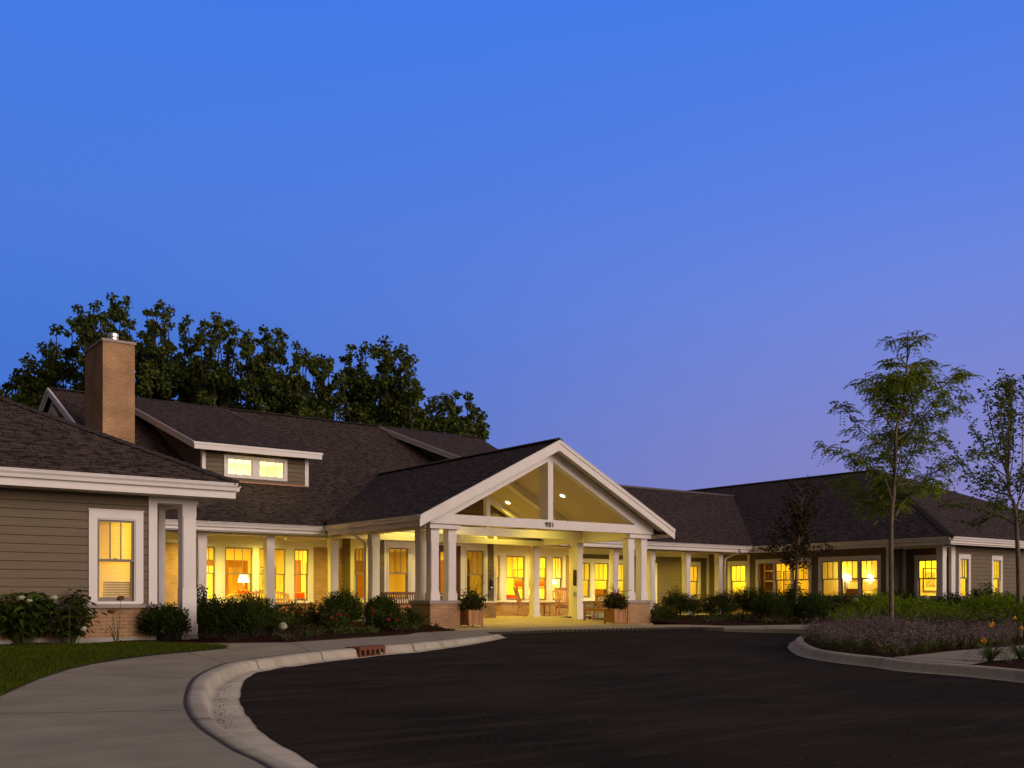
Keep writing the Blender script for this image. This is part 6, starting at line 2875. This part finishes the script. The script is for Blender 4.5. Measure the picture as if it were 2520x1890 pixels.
def young_tree(name, D, trunk_px, base_r, branches, label, cat, leaf, mode, depth_spread=1.0, extra=10, bark='bark_grey', twig=.45):
    b0 = wpt(*trunk_px[0], D)
    t = thing(name, tuple(b0), label, cat)
    org = b0
    m = MB()
    tp = [wpt(px, py, D) - org for px, py in trunk_px]
    q = limb(m, tp, base_r, .006, 10)
    local(m, 'trunk', bark, t, smooth_=True)
    allp = []
    mb = MB()

    def grow(pts, r):
        qq = limb(mb, pts, r, .003, 5)
        n = len(qq)
        seg = np.linalg.norm(np.diff(qq, axis=0), axis=1).sum()
        allp.append((qq, .22))
        k = max(3, int(seg / .16))
        for i in range(k):
            f = rng.uniform(.22, .98)
            p = qq[min(n - 1, int(f * n))]
            j = min(n - 2, int(f * (n - 1)))
            d = qq[j + 1] - qq[j]
            d = d / (np.linalg.norm(d) + 1e-6)
            e = d * .6 + nr.normal(size=3) * .75 + np.array([0, 0, .25])
            e /= np.linalg.norm(e)
            l = rng.uniform(.4, 1) * twig * (1.1 - .5 * f)
            tw = [p, p + e * l * .5 + np.array([0, 0, .04]), p + e * l]
            mb.tube(tw, [.005, .004, .002], 4)
            allp.append((np.array(tw), .0))
    for br in branches:
        n = len(br)
        dd = rng.uniform(-1, 1) * depth_spread
        pts = [wpt(px, py, D + dd * (i / (n - 1))) - org for i, (px, py) in enumerate(br)]
        grow(pts, .02)
    for i in range(extra):                      # limbs towards and away from the viewer
        br = rng.choice(branches[:max(4, len(branches) // 2)])
        n = len(br)
        sgn = rng.choice((-1, 1))
        x0 = br[0][0]
        pts = []
        for i, (px, py) in enumerate(br):
            f = i / (n - 1)
            pts.append(wpt(x0 + (px - x0) * .35 * rng.choice((-1, 1)) if i else px, py + rng.uniform(-12, 12), D + sgn * f * depth_spread * 1.15) - org)
        grow(pts, .015)
    local(mb, 'branches', bark, t)
    cs, as_, Ls, Ws = [], [], [], []
    for qq, start in allp:
        n = len(qq)
        seg = np.linalg.norm(np.diff(qq, axis=0), axis=1)
        tot = seg.sum()
        cum = np.concatenate([[0], np.cumsum(seg)])
        step = .062 if mode == 'pinnate' else (.036 if mode == 'oval' else .028)
        s = start * tot + rng.uniform(0, step)
        while s < tot:
            j = max(0, min(n - 2, int(np.searchsorted(cum, s) - 1)))
            p = qq[j] + (qq[j + 1] - qq[j]) * ((s - cum[j]) / (seg[j] + 1e-9))
            d = unit((qq[j + 1] - qq[j])[None])[0]
            e = d * .45 + nr.normal(size=3) * .8
            e[2] *= .5
            e = unit(e[None])[0]
            if mode == 'pinnate':
                l = rng.uniform(.17, .30)
                k = 9
                side = np.cross(e, [0, 0, 1.0])
                side = unit(side[None])[0]
                for i in range(k):
                    f = (i + 1) / k
                    c = p + e * l * f + np.array([0, 0, -.10 * l / .2 * f * f])
                    for sg in (-1, 1):
                        a = e * .5 + side * sg + np.array([0, 0, -.25])
                        cs.append(c + side * sg * .018)
                        as_.append(a)
                        Ls.append(.066)
                        Ws.append(.027)
            elif mode == 'oval':
                a = e + np.array([0, 0, -.35])
                cs.append(p + e * .05)
                as_.append(a)
                Ls.append(rng.uniform(.07, .11))
                Ws.append(.052)
            else:
                cs.append(p + e * .05)
                as_.append(e + np.array([0, 0, -.4]))
                Ls.append(rng.uniform(.08, .12))
                Ws.append(.07)
            s += step * rng.uniform(.5, 1.4)
    np_mesh('leaves', kites(np.array(cs), np.array(as_), np.array(Ls), np.array(Ws), tail=.1), leaf, t)
    return t


br1 = [[(685, 1620), (610, 1500), (500, 1440), (380, 1330), (270, 1300)], [(688, 1480), (620, 1290), (530, 1220), (400, 1150), (230, 1080), (165, 1050)], [(700, 1250), (640, 1080), (560, 1010), (440, 930), (360, 800), (275, 745)],
       [(700, 960), (650, 870), (560, 760), (490, 610), (480, 530)], [(720, 860), (660, 760), (580, 680), (530, 530)], [(710, 1560), (760, 1470), (870, 1370), (980, 1290), (1030, 1380)], [(700, 1360), (780, 1230), (850, 1060), (960, 950), (1050, 980)],
       [(705, 1340), (850, 1310), (1000, 1240), (1180, 1150), (1370, 1090)], [(720, 1000), (850, 900), (980, 760), (1090, 630), (1160, 510), (1235, 520)], [(745, 830), (840, 700), (930, 600), (1060, 570)], [(770, 650), (860, 560), (965, 530)],
       [(785, 480), (850, 430), (955, 435)], [(783, 470), (720, 430), (635, 435)], [(795, 330), (850, 280), (885, 260)], [(795, 300), (740, 260), (705, 265)], [(720, 900), (900, 850), (1080, 800), (1250, 670)],
       [(705, 1150), (600, 1130), (500, 1160), (440, 1180)], [(705, 1100), (800, 1000), (900, 980), (960, 1090)], [(700, 1420), (640, 1360), (580, 1430), (560, 1560)], [(775, 600), (700, 560), (650, 590), (470, 640)], [(790, 420), (810, 330), (800, 240)], [(770, 620), (820, 520), (880, 500)]]
tr1 = [(2193, 1588), (2194, 1543)] + [z8(*p) for p in ((672, 1640), (692, 1390), (703, 1100), (708, 950), (725, 870), (760, 740), (776, 600), (790, 430), (797, 230), (798, 185))]
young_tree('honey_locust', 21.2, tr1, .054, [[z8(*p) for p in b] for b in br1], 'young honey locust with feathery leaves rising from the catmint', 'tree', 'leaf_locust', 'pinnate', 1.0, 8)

br2 = [[(1570, 1450), (1450, 1350), (1280, 1250), (1090, 1345)], [(1560, 1400), (1400, 1150), (1300, 950), (1230, 830)], [(1545, 1300), (1440, 1000), (1385, 750), (1370, 640)], [(1600, 1600), (1400, 1530), (1190, 1490), (1040, 1440)],
       [(1600, 1640), (1450, 1560), (1300, 1640), (1130, 1570)], [(1540, 1350), (1500, 1000), (1470, 700), (1480, 570)], [(1545, 1200), (1560, 900), (1540, 700), (1560, 570)], [(1600, 1560), (1640, 1300), (1650, 900), (1660, 590)],
       [(1560, 1420), (1350, 1340), (1200, 1160), (1080, 1010)], [(1620, 1600), (1700, 1450), (1760, 1200), (1790, 900)], [(1620, 1640), (1760, 1560), (1880, 1460), (1950, 1300)], [(1550, 1250), (1480, 1130), (1420, 1080), (1330, 980)],
       [(1570, 1440), (1480, 1440), (1330, 1400), (1230, 1300)], [(1600, 1500), (1680, 1300), (1720, 1000), (1700, 700)], [(1560, 1300), (1440, 1220), (1380, 1260), (1260, 1100)]]
tr2 = [(2509, 1572), (2508, 1500)] + [z8(*p) for p in ((1618, 2000), (1605, 1700), (1590, 1500), (1555, 1400), (1540, 1250), (1545, 1000), (1545, 800), (1550, 590))]
young_tree('pear_tree', 24.0, tr2, .066, [[z8(*p) for p in b] for b in br2], 'young tree with thin upright limbs and small oval leaves at the right edge', 'tree', 'leaf_pear', 'oval', 1.2, 10, twig=.5)


def z5(x, y):
    return (1700 + x / 4, 1150 + y / 4)


br3 = [[(1040, 960), (960, 900), (860, 830), (730, 800)], [(1040, 980), (1130, 920), (1250, 840), (1360, 800)], [(1045, 900), (950, 800), (860, 740), (780, 640)], [(1050, 880), (1130, 780), (1200, 700), (1240, 680)], [(1050, 800), (960, 680), (880, 590), (840, 500)],
       [(1055, 760), (1130, 640), (1180, 520), (1215, 430)], [(1060, 680), (1000, 560), (950, 480), (930, 420)], [(1070, 560), (1150, 480), (1215, 460)], [(1080, 460), (1000, 370), (970, 320)], [(1085, 420), (1170, 330), (1250, 200)], [(1090, 350), (1040, 250), (990, 150)],
       [(1095, 330), (1140, 240), (1130, 170)], [(1040, 1000), (1100, 980), (1160, 950)], [(1040, 1010), (960, 960), (900, 900)], [(1060, 700), (1080, 600), (1050, 500)], [(1050, 820), (1010, 700), (1020, 600)]]
tr3 = [(1958, 1517), (1958.5, 1480)] + [z5(*p) for p in ((1036, 1300), (1040, 1000), (1046, 850), (1060, 700), (1080, 500), (1092, 350), (1070, 200), (1000, 140))]
young_tree('maple_sapling', 37.0, tr3, .075, [[z5(*p) for p in b] for b in br3], 'small dark red leaved sapling in the bed before the wing windows', 'tree', 'leaf_maple', 'round', .8, 10, 'bark_red', twig=.6)


def dz(x, y):
    return (x * 1.1392, y * 1.1392)


TREES = [
    (70, 63, [(10, 838, 20), (38, 800, 22), (62, 768, 22), (95, 742, 22), (122, 702, 20), (150, 762, 26), (30, 862, 30), (100, 820, 34), (140, 840, 34)], 'broad tree at the left end of the row behind the chimney, leaning out left'),
    (225, 60, [(168, 660, 16), (205, 652, 20), (242, 636, 18), (272, 645, 20), (185, 700, 26), (230, 700, 30), (265, 720, 28), (215, 780, 34)], 'tallest tree, standing straight behind the chimney'),
    (345, 61, [(318, 668, 12), (344, 650, 18), (366, 664, 18), (300, 740, 20), (335, 740, 28), (375, 760, 28), (320, 820, 30)], 'tall tree just right of the chimney with a narrow notch beside it'),
    (435, 60, [(405, 682, 15), (440, 702, 18), (468, 676, 18), (498, 692, 16), (425, 770, 28), (470, 780, 28), (400, 800, 22)], 'slim trunked tree over the dormer roof, left of the middle gap'),
    (560, 60, [(535, 716, 18), (572, 706, 16), (600, 708, 16), (560, 770, 28), (520, 790, 24), (600, 800, 26)], 'tree with open sky gaps behind the dormer window'),
    (665, 61, [(640, 742, 16), (655, 756, 20), (690, 768, 20), (712, 772, 14), (650, 830, 30), (700, 850, 28), (620, 830, 24)], 'lower tree left of the dip in the tree row'),
    (820, 62, [(757, 745, 14), (790, 741, 20), (832, 730, 20), (868, 745, 20), (885, 790, 18), (745, 800, 20), (780, 810, 34), (830, 800, 36), (870, 840, 30), (900, 840, 20)], 'large round crowned tree right of the dip in the tree row'),
    (925, 62, [(905, 835, 16), (938, 856, 18), (915, 890, 26), (950, 900, 20)], 'low dense tree between the round crown and the last tree'),
    (1000, 61, [(962, 852, 16), (985, 846, 16), (1012, 850, 16), (1030, 880, 16), (980, 900, 26), (1020, 910, 24), (1044, 935, 12)], 'squarish tree at the right end of the row above the main ridge'),
]
for (tx, D, spires, label) in TREES:
    px0 = tx * 1.1392
    base = wpt(px0, HYP, D)
    base[2] = -.7
    t = thing('shade_tree', tuple(base), label, 'tree', 'row of tall trees behind the roofs')
    tm = MB()
    ztop = max(wpt(*dz(s[0], s[1]), D)[2] for s in spires)
    limb(tm, [np.zeros(3), np.array([.2, 0, ztop * .3]), np.array([-.1, .1, ztop * .62])], .34, .16, 8)
    local(tm, 'trunk', 'bark_dark', t, smooth_=True)
    bm_ = MB()
    cs, as_ = [], []
    full = [(sx, sy, r, 0) for sx, sy, r in spires] + [(sx + rng.uniform(-14, 14), sy + rng.uniform(8, 55), r, rng.choice((-1, 1)) * rng.uniform(1.0, 3.2)) for sx, sy, r in spires for _ in range(2)]
    for sx, sy, r, dd in full:
        r = r * 1.1392 * D / FOC
        tip = wpt(*dz(sx, sy), D + dd + rng.uniform(-.8, .8)) - base
        root = np.array([tip[0] * .2, tip[1] * .2, max(3.0, tip[2] * .38)])
        mid = root * .4 + tip * .6 + np.array([tip[0] * .10, tip[1] * .10, -.3]) + nr.normal(size=3) * .25
        q = limb(bm_, [np.array([0, 0, root[2] * .75]), root, mid, tip - np.array([0, 0, r * .5])], .12, .02, 5)
        nq = len(q)
        arms = [(q[-1], r * .8)]
        for k in range(15):                       # side boughs, each ending in its own tuft of leaves
            f = rng.uniform(.38, .98)
            p = q[int(f * (nq - 1))]
            d = nr.normal(size=3) * np.array([1, 1, .3]) + np.array([0, 0, .55])
            d /= np.linalg.norm(d)
            l = r * rng.uniform(.6, 2.2) * (1.35 - .75 * f)
            e = p + d * l
            bm_.tube([tuple(p), tuple(p + d * l * .5 + np.array([0, 0, .08])), tuple(e)], [.035, .025, .012], 4)
            arms.append((e, r * rng.uniform(.42, .78)))
            if rng.random() < .6:
                arms.append((p + d * l * .55 + nr.normal(size=3) * .15, r * rng.uniform(.35, .6)))
        for e, rr in arms:
            n = int(62 * (rr / .55) ** 2) + 14
            d = unit(nr.normal(size=(n, 3)))
            cs.append(e + d * (rr * nr.random(n) ** .5)[:, None] * np.array([1, 1, .95]))
            as_.append(d + nr.normal(size=d.shape) * .6 + np.array([0, 0, -.5]))
    local(bm_, 'branches', 'bark_dark', t)
    cs, as_ = np.concatenate(cs), np.concatenate(as_)
    np_mesh('leaves', kites(cs, as_, nr.uniform(.17, .31, len(cs)), nr.uniform(.14, .24, len(cs))), 'leaf_big_tree', t)
